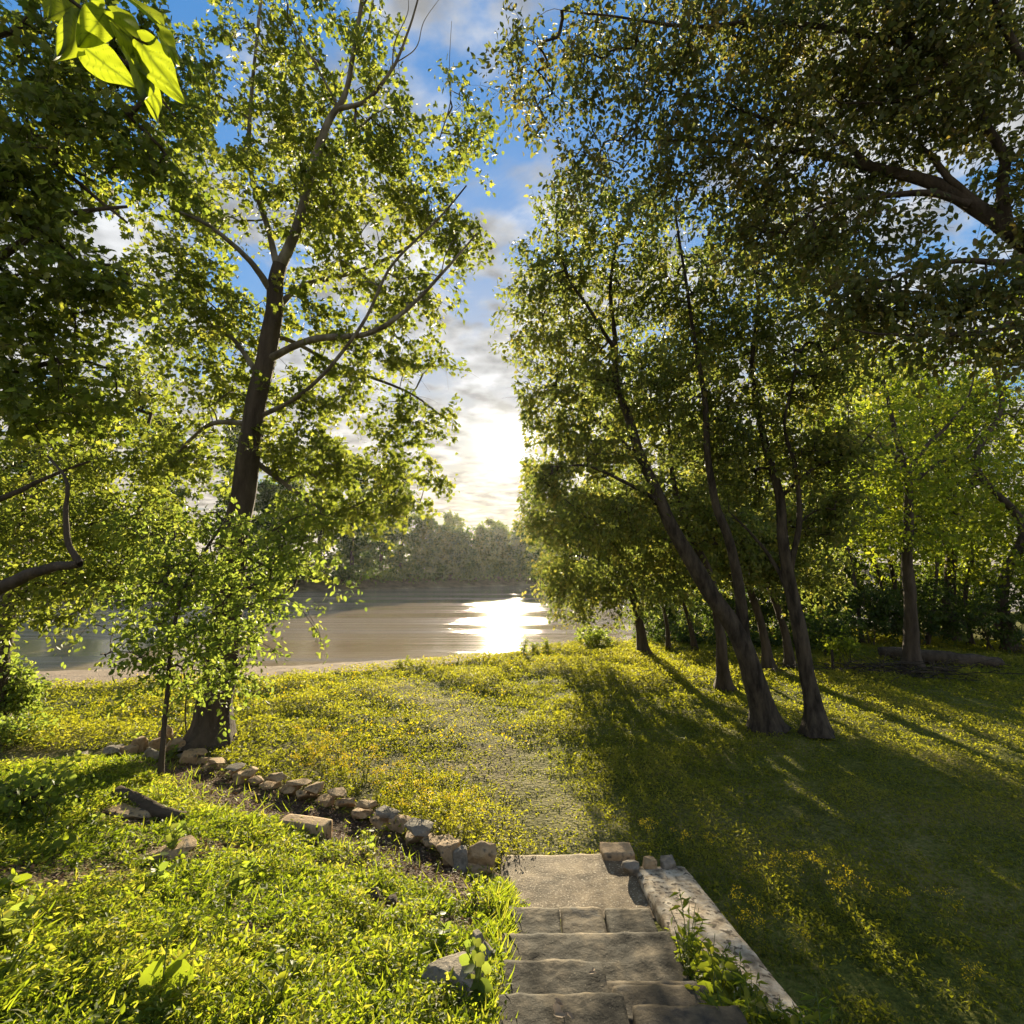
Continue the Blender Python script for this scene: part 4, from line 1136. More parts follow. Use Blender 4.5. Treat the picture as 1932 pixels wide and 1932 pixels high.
G_BU = 'dark bushes at the edge of the wood'
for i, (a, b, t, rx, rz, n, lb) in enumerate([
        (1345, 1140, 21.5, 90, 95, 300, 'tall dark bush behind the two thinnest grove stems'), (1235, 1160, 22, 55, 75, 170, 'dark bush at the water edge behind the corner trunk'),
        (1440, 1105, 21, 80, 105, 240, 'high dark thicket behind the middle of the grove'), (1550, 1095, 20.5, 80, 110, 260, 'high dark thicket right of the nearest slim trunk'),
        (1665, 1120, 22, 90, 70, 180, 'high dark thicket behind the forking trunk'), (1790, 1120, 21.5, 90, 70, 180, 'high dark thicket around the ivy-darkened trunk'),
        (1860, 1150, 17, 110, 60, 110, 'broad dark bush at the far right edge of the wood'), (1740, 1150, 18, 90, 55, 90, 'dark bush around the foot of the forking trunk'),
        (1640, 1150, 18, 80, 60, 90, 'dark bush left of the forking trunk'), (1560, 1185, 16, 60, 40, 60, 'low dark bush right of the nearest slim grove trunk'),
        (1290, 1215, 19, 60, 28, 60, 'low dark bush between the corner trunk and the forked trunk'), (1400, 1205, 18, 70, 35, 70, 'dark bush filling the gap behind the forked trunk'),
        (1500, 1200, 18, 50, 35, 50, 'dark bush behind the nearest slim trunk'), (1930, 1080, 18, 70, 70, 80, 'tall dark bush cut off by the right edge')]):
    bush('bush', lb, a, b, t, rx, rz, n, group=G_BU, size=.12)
bush('bush', 'pale sunlit small bush at the corner of the lawn by the water', 1125, 1205, 18.5, 40, 22, 40, 'leaf_sap', .10)
bush('bush', 'sunlit spray of leaves at the foot of the shaded wood', 1590, 1215, 14, 28, 22, 22, 'leaf_back', .09)
bush('bush', 'sunlit round bush at the left edge beside the beach', 15, 1300, 9.5, 50, 50, 80, 'leaf_sap', .08)
bush('bush', 'leafy clump on the left edge above the grass slope', 15, 1390, 8.0, 55, 35, 60, 'leaf_sap', .07)
bush('shrub', 'broad-leaved vine tangle at the left edge of the grass slope', 40, 1560, 4.3, 90, 50, 60, 'leaf_sap', .055, 'round')

# brush pile by the wood: many twigs and dry weeds
pc = W(1690, 1232, 13.2)
pc[2] = gz(pc[0], pc[1])
tw = []
for _ in range(260):
    a = pc + np.array([rng.normal() * 1.1, rng.normal() * .35, rng.uniform(0, .35)])
    d = rng.normal(size=3) * np.array([.5, .4, .18])
    tw.append(tube_geo([a, a + d * .5 + [0, 0, .03], a + d], [.012, .009, .004], 4))
tv, tf_ = join(tw)
o = link('brush_pile', new_mesh('brush_pile', tv - pc, [tf_], [M['bark_mid']]), loc=pc)
tag(o, 'low pile of dry brush and twigs beyond the shaded lawn', 'brush pile')

# ------------------------------------------------------------------ far bank trees
G_FB = 'trees on the far bank of the river'
protos = []


def far_tree(loc, h, w, lb, seed, back=False):
    b0 = np.array(loc, float)
    tp = [b0 + np.array([rng.normal() * .2 * i, 0, h * .8 * i / 4]) for i in range(5)]
    bl = []
    for k in range(18):
        f = k / 17
        zc = h * (0.12 + 0.80 * f)
        rr2 = w * (1 - 0.55 * f ** 2) * rng.uniform(.35, .6)
        an = k * 2.4
        bl.append((b0 + np.array([math.cos(an) * w * .55 * (1 - .6 * f), math.sin(an) * w * .5 * (1 - .6 * f), zc]), (rr2, rr2 * .9, rr2 * .7), 16))
    make_tree('far_tree', lb, 'tree', b0, [(tp, h * .02, h * .006)], bl, 'quad', 0.5, 'leaf_far', 'bark', G_FB, 20, 1.2, flare=.1, droop=.1, sides=6, twig=False, tone=rng.uniform(.0, .85))


names = ['dark tall', 'rounded', 'pale willowy', 'broad dark', 'thin pale']
fx = [(-46, 16, 'leftmost tall dark tree of the far bank seen through leaves'), (-41, 17, 'tall dark tree on the far bank, second at the left'), (-36.5, 16, 'tall dark far-bank tree just right of the leaning trunk'), (-32, 17, 'tallest dark tree of the near bend of the far bank'),
      (-28, 16, 'dark far-bank tree below the lowest pale limb'), (-24, 15, 'dark far-bank tree in the middle of the tall stand'), (-20.5, 14.5, 'dark far-bank tree near the right end of the tall stand'), (-17, 12, 'far-bank tree at the step where the tall stand drops'),
      (-13.5, 10, 'rounded lower tree just right of the tall far-bank stand'), (-10, 9.5, 'pale rounded tree left of the sun glint on the far bank'), (-6, 10, 'rounded tree on the far bank, third from the sun glint'), (-2.5, 10.5, 'tree on the far bank just left of the glint'),
      (2, 11.5, 'tree on the far bank straight above the sun glint'), (6.5, 12.5, 'taller bluish tree on the far bank right of the glint'), (11, 13, 'far-bank tree half hidden by the grove foliage'), (17, 13, 'far-bank tree behind the water-side grove corner'),
      (24, 14, 'far-bank tree glimpsed through the grove, left one'), (33, 14, 'far-bank tree glimpsed through the grove, middle one'), (44, 15, 'far-bank tree glimpsed through the grove, right one'), (-52, 15, 'far-bank tree at the extreme left behind the near foliage'),
      (-60, 15, 'outermost left far-bank tree behind the near foliage')]
for i, (x, h, lb) in enumerate(fx):
    y = float(np.interp(x, FX, FY)) + 5 + (i % 3) * 1.5
    far_tree((x, y, float(ground_h(x, y)) - .2), h * (1.42 if x < -18 else .98), 3.6, lb, i)
for i, (x, dy, h, lb) in enumerate([(-30, 18, 15, 'back-row tree rising behind the tall far-bank stand'), (-14, 26, 14, 'back-row tree behind the drop in the far treeline'), (-4, 22, 13, 'hazy back-row tree left of the glint'), (6, 30, 15, 'hazy back-row tree above the glint'),
                                    (16, 26, 17, 'hazy back-row tree beside the grove foliage'), (-40, 14, 16, 'back-row tree behind the left of the tall stand')]):
    y = float(np.interp(x, FX, FY)) + dy
    far_tree((x, y, float(ground_h(x, y)) - .2), h, 4.6, lb, 50 + i)
# low scrub along the far waterline
n = 1500
x = rng.uniform(-70, 60, n)
y = np.interp(x, FX, FY) + 3.2 + rng.normal(size=n) * .7
z = ground_h(x, y) + rng.uniform(0, 2.2, n)
lv, lf, lr = leaf_geo(np.repeat(np.stack([x, y, z], -1), 12, 0) + rng.normal(size=(n * 12, 3)) * .5, rng.normal(size=(n * 12, 3)), rng.normal(size=(n * 12, 3)) + [0, -.5, .5], rng.uniform(.3, .65, n * 12), 'quad', rng.uniform(0, .8, n * 12))
tag(link('scrub', new_mesh('scrub', lv, lf, [M['leaf_far']], None, lr)), 'low scrub growing along the far waterline', 'scrub', None, 'stuff')


BARE = [(slope_pt(a, b), sx, sy) for a, b, sx, sy in ((70, 1675, .42, .22), (190, 1650, .40, .16), (330, 1612, .32, .14), (425, 1606, .34, .13), (725, 1712, .16, .12), (240, 1545, .4, .12), (520, 1545, .5, .2), (640, 1640, .35, .1), (890, 1815, .14, .10), (470, 1770, .14, .07), (850, 1740, .2, .08))]


def bare_at(x, y):
    b = np.zeros(np.shape(x))
    for p_, sx, sy in BARE:
        b = np.maximum(b, np.exp(-(((x - p_[0]) / (sx * 1.2)) ** 2 + ((y - p_[1]) / (sy * 1.7)) ** 2) ** 1.5))
    return b


# ------------------------------------------------------------------ ground cover
def in_steps(x, y):
    return (x > -0.03) & (x < 1.12) & (y < 5.27) | ((x > 1.05) & (x < 1.66) & (y > 3.75) & (y < 5.15))


def scatter(n, r0, r1, az0, az1, pw):
    """points around the camera, density per square metre ~ r**-pw"""
    u = rng.uniform(0, 1, n)
    e = 2 - pw
    r = (r0 ** e + u * (r1 ** e - r0 ** e)) ** (1 / e)
    a = rng.uniform(az0, az1, n)
    return r * np.sin(a), r * np.cos(a), r


def noise2(x, y, s, seed=0.0):
    return np.array([mn.noise(Vector((a * s, b * s, seed))) for a, b in zip(x, y)])


AZ = math.radians(50)
# stilt grass on the left slope
x, y, r = scatter(380000, 1.3, 9.5, -AZ, 0.1, 1.15)
yr = np.interp(x, ROWX, ROWY)
keep = (y < yr - 0.05) & (x < 0.06 + 0.05 * np.sin(y * 9) + 0.03 * np.sin(y * 23)) & (y > 1.2)
x, y, r = x[keep], y[keep], r[keep]
st_, tk_, be_ = dirt_mask(x, y)
nn = noise2(x, y, 1.1, 3.3)
bare = bare_at(x, y)
keep = (rng.uniform(0, 1, len(x)) > st_ * 0.985) & (rng.uniform(0, 1, len(x)) > bare * 1.0) & (rng.uniform(0, 1, len(x)) < 0.85 + nn)
x, y, r, nn = x[keep], y[keep], r[keep], nn[keep]
z = micro_h(x, y)
n = len(x)
nfine = noise2(x, y, 4.5, 5.5)
h = rng.uniform(0, 1, n) ** 1.2 * np.clip(.06 + .08 * nn + .09 * nfine, .015, .2) * (1 - .7 * bare_at(x, y))
pos = np.stack([x, y, z + h], -1)
ax = rng.normal(size=(n, 3)) * np.array([1, 1, .35]) + np.array([0, 0, .45])
nr = rng.normal(size=(n, 3)) * .5 + np.array([0, 0, .8])
sz = (.015 + .040 * rng.uniform(0, 1, n) ** 1.8) * (0.75 + r * .06)
hb_ = rng.uniform(0, 1, n) < .3
lv, lf, lr = leaf_geo(pos, ax, nr, np.where(hb_, sz * 1.5, sz), 'narrow', np.clip(.40 + nn * .45 + nfine * .3 + rng.normal(0, .27, n) + (rng.uniform(0, 1, n) < .03) * .6, 0, 1))
# blades a little broader: mix in the narrow leaf for a third
n2_ = int(n * .5)
idx = rng.choice(n, n2_, replace=False)
lv2, lf2, lr2 = leaf_geo(pos[idx] + rng.normal(size=(n2_, 3)) * .02, rng.normal(size=(n2_, 3)) * [1, 1, .3] + [0, 0, .3], nr[idx], sz[idx] * .75, 'oval', np.clip(.45 + nn[idx] * .5 + rng.normal(0, .2, n2_), 0, 1))
Vg = np.vstack([lv, lv2])
tag(link('grass', new_mesh('grass', Vg, lf + [f + len(lv) for f in lf2], [M['grass']], None, np.concatenate([lr, lr2]))), 'lush bright yellow-green grass covering the slope left of the steps', 'grass', None, 'stuff')

# longer arching blades among the low grass, thickest along the side of the steps
x = np.concatenate([rng.uniform(-6, 0, 2600), -np.abs(rng.normal(0, .09, 900)) + .02])
y = np.concatenate([rng.uniform(1.8, 7.5, 2600), rng.uniform(2.2, 5.0, 900)])
keep = (y < np.interp(x, ROWX, ROWY) - .2) & (bare_at(x, y) < .5)
x, y = x[keep], y[keep]
n = len(x)
ax = rng.normal(size=(n, 3)) * [.6, .6, .2] + [0, 0, .75]
lv, lf, lr = leaf_geo(np.stack([x, y, micro_h(x, y)], -1), ax, rng.normal(size=(n, 3)) + [0, -.8, .2], rng.uniform(.07, .17, n), 'thin', np.clip(rng.normal(.55, .22, n), 0, 1))
tag(link('tall_grass', new_mesh('tall_grass', lv, lf, [M['grass']], None, lr)), 'longer arching grass blades rising above the low grass', 'grass', None, 'stuff')

# low broad-leaved cover on the flat lawn
x, y, r = scatter(760000, 3.0, 27, -AZ, AZ, 1.3)
yr = np.interp(x, ROWX, ROWY)
yn = np.interp(x, NX, NY)
keep = ((y > yr + 0.12) | (x > 1.66)) & (y < yn + 0.15) & ~in_steps(x, y)
x, y, r = x[keep], y[keep], r[keep]
st_, tk_, be_ = dirt_mask(x, y)
nn = noise2(x, y, .7, 1.3)
nf = noise2(x, y, 3.1, 9.3)
keep = (rng.uniform(0, 1, len(x)) > tk_ * .60) & (rng.uniform(0, 1, len(x)) < .82 + nn * .6 + nf * .9)
tk_ = np.maximum(tk_, .8 * smooth(2.2, 4.2, x - 0.05 * y) * smooth(13.5, 8.0, y))[keep]
x, y, r, nn, nf = x[keep], y[keep], r[keep], nn[keep], nf[keep]
z = micro_h(x, y)
n = len(x)
tall = (smooth(.0, .5, nn + .5 * nf + .25 * smooth(9, 15, y)) * .17 + .035) * (1 - .55 * tk_)
near_row = np.exp(-np.maximum(0, (y - np.interp(x, ROWX, ROWY))) / .9) * (x < 0) * .09
pos = np.stack([x, y, z + rng.uniform(0, 1, n) ** .8 * (tall + near_row)], -1)
ax = rng.normal(size=(n, 3)) * np.array([1, 1, .5]) + np.array([0, 0, .35])
nr = rng.normal(size=(n, 3)) * .7 + np.array([0, -.2, .7])
sz = (.012 + .028 * rng.uniform(0, 1, n) ** 1.5) * (0.65 + r * .085) * (1 - .35 * tk_)
yel = smooth(9, 16, y) * .16
tint = np.clip(.38 + nn * .4 + nf * .2 + yel + rng.normal(0, .13, n) + .12 * tk_ * (rng.uniform(0, 1, n) < .5), 0, 1)
half = rng.uniform(0, 1, n) < .6
l1 = leaf_geo(pos[half], ax[half], nr[half], sz[half], 'oval', tint[half])
l2 = leaf_geo(pos[~half], ax[~half], nr[~half], sz[~half] * 1.5, 'narrow', tint[~half])
tag(link('ground_cover', new_mesh('ground_cover', np.vstack([l1[0], l2[0]]), l1[1] + [f + len(l1[0]) for f in l2[1]], [M['cover']], None, np.concatenate([l1[2], l2[2]]))), 'low leafy weeds and grass covering the flat lawn', 'ground cover', None, 'stuff')

# yellow bloom dots far down the lawn
x, y, r = scatter(60000, 8, 20, -math.radians(38), math.radians(20), 1.0)
yn = np.interp(x, NX, NY)
nn = noise2(x, y, .55, 7.7) + .35 * noise2(x, y, 2.5, 2.2)
pk = smooth(.12, .5, nn + .35 * smooth(3.5, .5, yn - y) + .12 * np.exp(-((x + 2.6) / 2.2) ** 2)) * (y < yn - .1) * (y > np.interp(x, ROWX, ROWY) + .4) * (x < 1.5)
keep = rng.uniform(0, 1, len(x)) < pk * .08
x, y = x[keep], y[keep]
n = len(x)
z = micro_h(x, y) + rng.uniform(.10, .24, n)
l1 = leaf_geo(np.stack([x, y, z], -1), rng.normal(size=(n, 3)), rng.normal(size=(n, 3)) + [0, -.3, 1], rng.uniform(.02, .042, n), 'round', rng.uniform(0, 1, n))
tag(link('wildflower_bloom', new_mesh('wildflower_bloom', l1[0], l1[1], [M['petal']], None, l1[2])), 'tiny yellow blooms sprinkled over the far half of the lawn', 'flowers', None, 'stuff')

# leaf litter on the bare strips and on the steps
xs = rng.uniform(-5.8, 0.0, 70000)
ys = rng.uniform(2.0, 8.4, 70000)
st_, tk_, be_ = dirt_mask(xs, ys)
bare = bare_at(xs, ys)
keep = rng.uniform(0, 1, len(xs)) < np.maximum(st_ * .55, bare * .8)
xs, ys = xs[keep], ys[keep]
n = len(xs)
z = micro_h(xs, ys) + rng.uniform(.003, .02, n)
l1 = leaf_geo(np.stack([xs, ys, z], -1), rng.normal(size=(n, 3)) * [1, 1, .25], rng.normal(size=(n, 3)) * .4 + [0, 0, 1], rng.uniform(.012, .042, n), 'oval', rng.uniform(0, 1, n) ** 1.6)
tag(link('leaf_litter', new_mesh('leaf_litter', l1[0], l1[1], [M['litter']], None, l1[2])), 'brown dead leaves scattered over bare soil by the stone row', 'leaf litter', None, 'stuff')
for i, (a, b, z, s_, lb) in enumerate([(1045, 1895, .71, .075, 'curled pale dead leaf lying on the dark bottom step'), (1065, 1915, .71, .06, 'smaller dead leaf just in front of the curled one'), (1120, 1838, .56, .04, 'tiny dead leaf on the third step')]):
    p = P(a, b, z + .012)
    l1 = leaf_geo(np.zeros((3, 3)) + rng.normal(size=(3, 3)) * [.012, .012, .002] + [0, 0, .012], rng.normal(size=(3, 3)) * [1, 1, .08], np.array([[.1, -.15, 1.0]] * 3), np.array([s_, s_ * .7, s_ * .5]), 'oval', np.array([1, .95, 1.0]))
    tag(link('dead_leaf', new_mesh('dead_leaf', l1[0], l1[1], [M['litter']], None, l1[2]), loc=p), lb, 'leaf')


# ------------------------------------------------------------------ individual plants
def plant_mesh(h, nst, nl, lsize, leaf, lm, flowers=0, name='plant', spread=.12, cluster=.035):
    """returns list of (part name, mesh)"""
    parts, lp, fp = [], [], []
    for s_ in range(nst):
        a = rng.uniform(0, 6.28)
        tip = np.array([math.cos(a) * spread * rng.uniform(.3, 1), math.sin(a) * spread * rng.uniform(.3, 1), h * rng.uniform(.75, 1.05)])
        pts = [np.array([math.cos(a) * .01, math.sin(a) * .01, -.02]), tip * [.35, .35, .5], tip]
        c = catmull(pts, 4)
        parts.append(tube_geo(c, np.linspace(.004, .002, len(c)), 4))
        for k in range(nl):
            f = rng.uniform(.15, .95)
            q = np.array([np.interp(f, np.linspace(0, 1, len(c)), c[:, i]) for i in range(3)])
            b = k * 2.4 + rng.uniform(-.4, .4)
            lp.append((q, (math.cos(b), math.sin(b), rng.uniform(-.5, .6)), (rng.normal() * .6, rng.normal() * .5 - .6, .8), lsize * rng.uniform(.6, 1.15) * (1.1 - .5 * f)))
        for k in range(flowers):
            v = rng.normal(size=3) * [cluster, cluster, cluster * .6]
            fp.append((c[-1] + v + [0, 0, .01], rng.normal(size=3), (rng.normal() * .4, rng.normal() * .4 - .3, 1), rng.uniform(.010, .020)))
    out = []
    tv, tf_ = join(parts)
    out.append(('stem', new_mesh('stem', tv, [tf_], [M['stem']])))
    g = leaf_geo(np.array([a[0] for a in lp]), np.array([a[1] for a in lp], float), np.array([a[2] for a in lp], float), np.array([a[3] for a in lp]), leaf, rng.uniform(.2, .9, len(lp)))
    out.append(('foliage', new_mesh('foliage', g[0], g[1], [M[lm]], None, g[2])))
    if flowers:
        g = leaf_geo(np.array([a[0] for a in fp]), np.array([a[1] for a in fp], float), np.array([a[2] for a in fp], float), np.array([a[3] for a in fp]), 'round', rng.uniform(0, 1, len(fp)))
        out.append(('bloom', new_mesh('bloom', g[0], g[1], [M['petal']], None, g[2])))
    return out


def plant(name, loc, parts, label, cat, group=None, rz=0, s=1.0):
    o = empty(name, loc)
    o.rotation_euler.z = rz
    o.scale = (s, s, s)
    tag(o, label, cat, group)
    for nm, me in parts:
        link(nm, me, o)
    return o


FL = [plant_mesh(.42, 6, 14, .06, 'narrow', 'cover', 20, spread=.16), plant_mesh(.36, 5, 12, .055, 'narrow', 'cover', 16, spread=.13), plant_mesh(.5, 6, 16, .065, 'narrow', 'cover', 18, spread=.2)]
patch = []
for _ in range(1200):
    a, b = rng.uniform(560, 900), rng.uniform(1395, 1600)
    # a band that follows the stone row
    yc = np.interp(a, [400, 560, 650, 750, 860, 900], [1400, 1440, 1470, 1520, 1560, 1570])
    if abs(b - yc) < 42 and len(patch) < 46:
        p = P(a, b)
        if all((p[0] - q[0]) ** 2 + (p[1] - q[1]) ** 2 > .05 for q in patch):
            patch.append(p)
protos_f = [plant('wildflower', (p_[0], p_[1], gz(p_[0], p_[1])), FL[i], 'yellow wildflower clump in the dense patch just beyond the stone row', 'wildflower', 'yellow wildflowers of the patch beyond the stone row', s=.85) for i, p_ in enumerate(patch[:3])]
for i, p_ in enumerate(patch[3:]):
    o = copy_tree(protos_f[i % 3])
    o.location = (p_[0], p_[1], gz(p_[0], p_[1]))
    o.rotation_euler.z = rng.uniform(0, 6.28)
    s_ = rng.uniform(.55, .95)
    o.scale = (s_, s_, s_)
rf = [(1230, 1590, .8, 'yellow wildflower nearest the far left corner of the wall'), (1216, 1570, .6, 'small yellow wildflower standing behind the landing corner'), (1292, 1615, .8, 'orange-yellow wildflower beside the dark wall end stone'), (1345, 1605, .7, 'yellow wildflower in shade just past the wall end'),
      (1400, 1740, .9, 'tall sunlit yellow wildflower against the dark side of the wall'), (1432, 1700, .8, 'yellow wildflower a step behind the tall one by the wall'), (1412, 1775, .7, 'low yellow wildflower at the foot of the tall one by the wall'), (1545, 1665, 1.1, 'biggest yellow wildflower clump in the shaded lawn'),
      (1500, 1690, 1.0, 'yellow wildflower left of the biggest shaded clump'), (1470, 1665, .8, 'dim yellow wildflower behind and left of the biggest shaded clump'), (1580, 1720, 1.0, 'yellow wildflower in front of the biggest shaded clump'), (1620, 1740, 1.0, 'yellow wildflower right of the pair in front of the shaded clump'),
      (1512, 1800, .7, 'yellow wildflower alone near the lower part of the wall'), (1700, 1720, .9, 'yellow wildflower in the middle of the dark lawn'), (1790, 1760, .9, 'dim yellow wildflower at the right of the dark lawn'), (1832, 1895, .8, 'orange-yellow wildflower in the bottom right corner'),
      (1150, 1560, .6, 'single yellow wildflower in the sunlit lawn beyond the landing'), (1440, 1790, .8, 'dim yellow wildflower beside the low one at the wall')]
for i, (a, b, s_, lb) in enumerate(rf):
    p_ = P(a, b + 14)
    o = copy_tree(protos_f[i % 3])
    o.location = (p_[0], p_[1], gz(p_[0], p_[1]))
    o.rotation_euler.z = rng.uniform(0, 6.28)
    o.scale = (s_ * .72, s_ * .72, s_ * .8)
    o['label'] = lb
    o['group'] = 'yellow wildflowers around the wall and the dark lawn'

# weeds between the steps and the wall, and along it
WD = [plant_mesh(.28, 5, 12, .10, 'oval', 'leaf_back', spread=.14), plant_mesh(.34, 7, 10, .14, 'narrow', 'grass', spread=.2), plant_mesh(.22, 6, 12, .07, 'oval', 'leaf_back', spread=.12)]  # brighter leaf colour stands in for sunlight on the leafy weeds
wl = ['leafy weed', 'long-bladed weed', 'small bushy weed']
G_W = 'weeds crowding the gap between the steps and the wall'
wpos = []
for _ in range(2000):
    a, b = rng.uniform(1.06, 1.46), rng.uniform(2.1, 3.8)
    if b > 2.8 and a > 1.06 + (3.85 - b) * .42:
        continue
    if all((a - q[0]) ** 2 + (b - q[1]) ** 2 > .014 for q in wpos):
        wpos.append((a, b))
    if len(wpos) >= 44:
        break
pw = []
for i, (a, b) in enumerate(wpos):
    k = i % 3
    zt = max(gz(a, b), .42 - .14 - .225 + .225 + (3.4 - b) * math.tan(math.radians(7)) - .23 if 1.16 < a < 1.64 else -9)
    lab = wl[k] + ' in the thicket between the steps and the wall'
    if i < 3:
        o = plant('weed', (a, b, zt), WD[k], lab, 'weed', G_W)
        pw.append(o)
    else:
        o = copy_tree(pw[k])
        o.location = (a, b, zt)
    s_ = rng.uniform(.6, 1.1)
    o.scale = (s_, s_, s_)
    o.rotation_euler.z = rng.uniform(0, 6.28)

BS = [plant_mesh(.34, 1, 8, .15, 'round', 'leaf_big', spread=.06), plant_mesh(.26, 1, 7, .11, 'oval', 'leaf_big', spread=.05)]
for i, (a, b, k, s_, lb) in enumerate([(300, 1925, 0, 1.0, 'large-leaved seedling at the bottom edge, tallest on the slope'), (785, 1850, 1, .9, 'broad-leaved seedling in the grass halfway to the steps'), (515, 1620, 1, .7, 'light green seedling beside the reddish buried stone'),
                                      (335, 1650, 1, .8, 'three-leaved seedling in front of the reddish buried stone'), (705, 1650, 1, .6, 'dark seedling in the grass under the stone row'), (120, 1620, 0, .7, 'broad-leaved seedling near the left edge of the slope'),
                                      (60, 1500, 0, .9, 'dark broad-leaved plant at the left edge above the slope'), (1345, 1830, 1, .8, 'pale broad-leaved seedling on the lower wall'), (455, 1660, 1, .8, 'light green seedling in the middle of the slope'), (20, 1700, 0, .7, 'pale broad leaf plant at the left edge, lowest one')]):
    p_ = slope_pt(a, b)
    plant('seedling', p_ - np.array([0, 0, .01]), BS[k], lb, 'seedling', None, rng.uniform(0, 6.28), s_)

for i in range(16):
    a = rng.uniform(-3.5, 3.2)
    b = float(np.interp(a, NX, NY)) + rng.uniform(-.5, .5)
    o = copy_tree(pw[(0, 1, 2)[i % 3]])
    o.name = 'shore_weed'
    o.location = (a, b, gz(a, b))
    o['label'] = 'small weed tuft standing on the lawn edge against the river'
    o['group'] = 'weed tufts along the river edge of the lawn'
    s_ = rng.uniform(.8, 1.7)
    o.scale = (s_, s_, s_)
    o.rotation_euler.z = rng.uniform(0, 6.28)
G_SL = 'leafy weeds standing in the grass of the slope'
slp = []
for _ in range(3000):
    if len(slp) >= 46:
        break
    a, b = (rng.uniform(-10, 330), rng.uniform(1400, 1740)) if rng.uniform() < .6 else (rng.uniform(0, 940), rng.uniform(1560, 1925))
    if a > 180 and 1440 < b < 1560:
        continue
    p_ = slope_pt(a, b)
    if p_[0] < -0.15 and all((p_[0] - q[0]) ** 2 + (p_[1] - q[1]) ** 2 > .03 for q in slp):
        slp.append(p_)
SW = [plant_mesh(.20, 4, 9, .075, 'oval', 'leaf_back', spread=.10), plant_mesh(.26, 3, 8, .10, 'round', 'leaf_sap', spread=.12), plant_mesh(.16, 5, 10, .06, 'oval', 'leaf_big', spread=.10)]
kinds = ['bright small-leaved weed standing in the grass slope', 'round-leaved weed standing in the grass slope', 'low glowing yellow-green weed in the grass slope']
ps = []
for i, p_ in enumerate(slp):
    k = i % 3
    if i < 3:
        o = plant('weed', p_, SW[k], kinds[k], 'weed', G_SL)
        ps.append(o)
    else:
        o = copy_tree(ps[k])
        o.location = p_
    s_ = rng.uniform(.5, 1.0)
    o.scale = (s_, s_, s_)
    o.rotation_euler.z = rng.uniform(0, 6.28)

# heart-leaved branch hanging close to the camera, upper left
bt = 1.5
hb = np.array([-1.35, 1.1, 4.15])
root = empty('leafy_branch', W(60, -60, bt))
tag(root, 'close branch with big backlit heart-shaped leaves in the upper left corner', 'branch')
b0 = W(60, -60, bt)
twp = catmull([W(60, -60, bt), W(160, 20, bt), W(230, 60, bt), W(300, 90, bt), W(335, 70, bt)], 5)
V, F = tube_geo(twp - b0, np.linspace(.006, .002, len(twp)), 6)
link('stem', new_mesh('stem', V, [F], [M['bark_mid']], smooth_sh=True), root)


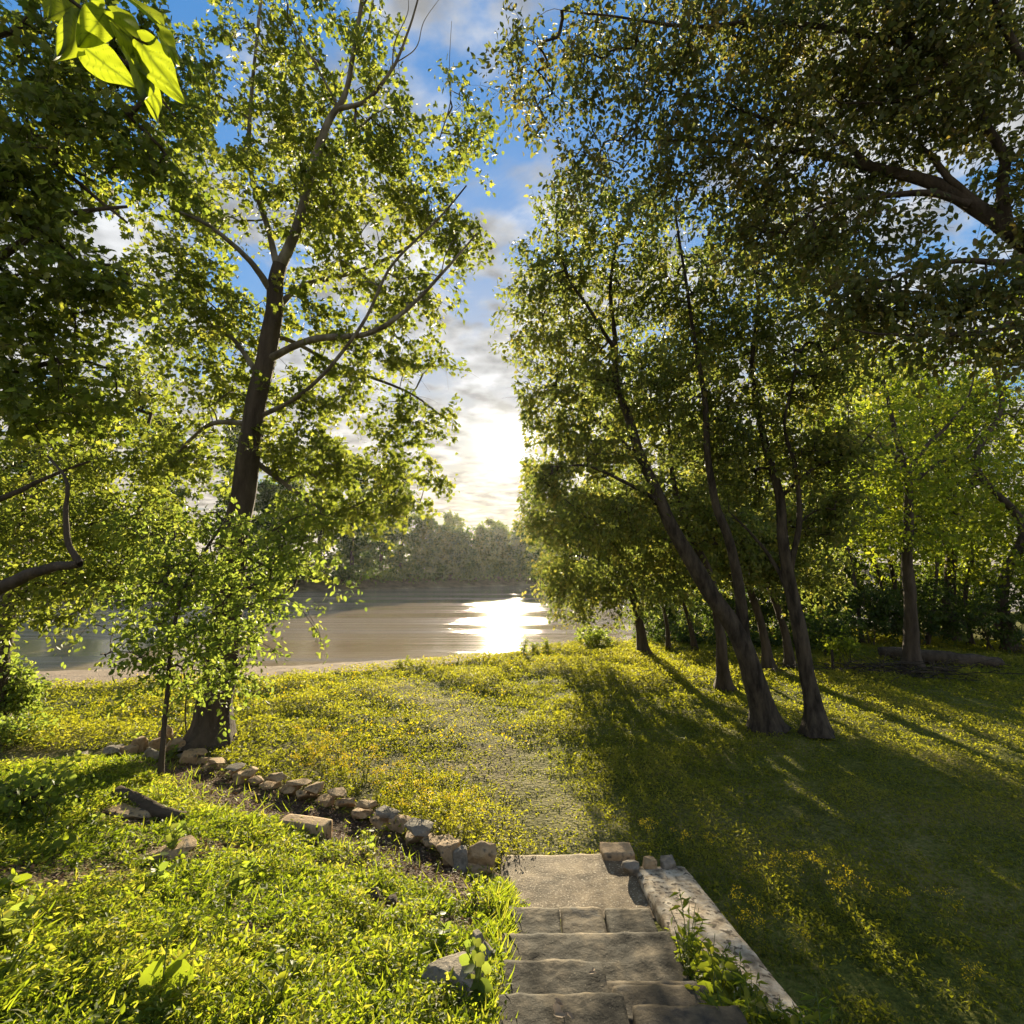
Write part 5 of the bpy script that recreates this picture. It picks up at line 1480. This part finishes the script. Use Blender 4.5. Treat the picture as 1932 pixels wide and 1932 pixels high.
def heart(name, base, tip, width, parent, b0, tilt):
    """a heart shaped leaf as a curved grid with a midrib fold"""
    base, tip = np.asarray(base), np.asarray(tip)
    ax = tip - base
    ln = np.linalg.norm(ax)
    y = ax / ln
    view = unit(base - CAM)
    nrm = unit(-view + tilt * np.array([.6, 0, .6]))
    x = unit(np.cross(y, nrm))
    z = np.cross(x, y)
    ny_, nx_ = 30, 20
    tone = rng.uniform(-.12, .12)
    vein = []
    Vv = []
    for j in range(ny_ + 1):
        f = j / ny_
        w = math.sin(math.pi * min(1, f * .98 + .02) ** .62) ** .75 * width / 2
        back = -.10 * ln * (1 - f) ** 6
        for i in range(nx_ + 1):
            g = i / nx_ * 2 - 1
            yy = f * ln - (abs(g) * .13 * ln if f < .15 else 0) * (1 - f / .15)
            vn = min(abs(g) * w / ln * 22, abs(((f * 6.5 - abs(g) * 1.6) + .5) % 1 - .5) * 9 / 1.2)
            vein.append(min(1, max(0, vn)) * (.85 + tone) + .08 * mn.noise(Vector((g * 3, f * 5, tone * 50))))
            zz = .16 * abs(g) * w - .14 * ln * f * f + .035 * ln * math.sin(g * 5 + f * 9 + tone * 40)
            Vv.append(base + x * g * w + y * yy + z * zz)
    Vv = np.array(Vv) - b0
    i = np.arange(ny_)[:, None] * (nx_ + 1)
    j = np.arange(nx_)[None]
    Ff = np.stack([i + j, i + j + 1, i + nx_ + 2 + j, i + nx_ + 1 + j], -1).reshape(-1, 4)
    return link(name, new_mesh(name, Vv, [Ff], [M['leaf_heart']], None, np.array(vein), True), parent)


hearts = [((175, 45), (120, 95), 62, -.2), ((165, 95), (245, 155), 60, .1), ((215, 40), (300, 130), 75, .9), ((265, 80), (330, 175), 62, -.1), ((300, 60), (345, 125), 50, 1.2), ((245, 95), (290, 165), 66, 1.4), ((280, 160), (293, 212), 34, 0), ((140, 10), (100, 30), 50, 0), ((200, 20), (150, 90), 50, 1.2), ((230, -10), (310, 40), 90, 1.6), ((130, -20), (90, 30), 50, .2), ((270, 120), (285, 170), 40, 1.2)]
for (a, b), (c, d), w, tl in hearts:
    heart('leaf', W(a, b, bt + rng.uniform(-.08, .08)), W(c, d, bt + rng.uniform(-.1, .1)), w / 966 * bt, root, b0, tl)

print('OBJS', len(bpy.data.objects), 'POLYS', sum(len(m_.polygons) for m_ in bpy.data.meshes))

# ------------------------------------------------------------------ thin haze added for the glow around the sun and over the far bank
m, nt, out = mat('sun_glow_haze')
pv = nt.nodes.new('ShaderNodeVolumePrincipled')
pv.inputs['Color'].default_value = (0.95, 0.96, 1.0, 1)
pv.inputs['Density'].default_value = 0.00011
pv.inputs['Anisotropy'].default_value = 0.72
nt.links.new(pv.outputs[0], out.inputs['Volume'])
hv = np.array([(a, b, c) for c in (-8.0, 27.0) for b in (-70.0, 960.0) for a in (-470.0, 470.0)])
hf = np.array([[0, 2, 3, 1], [4, 5, 7, 6], [0, 1, 5, 4], [2, 6, 7, 3], [0, 4, 6, 2], [1, 3, 7, 5]])
tag(link('haze', new_mesh('haze', hv, [hf], [m])), kind='stuff')
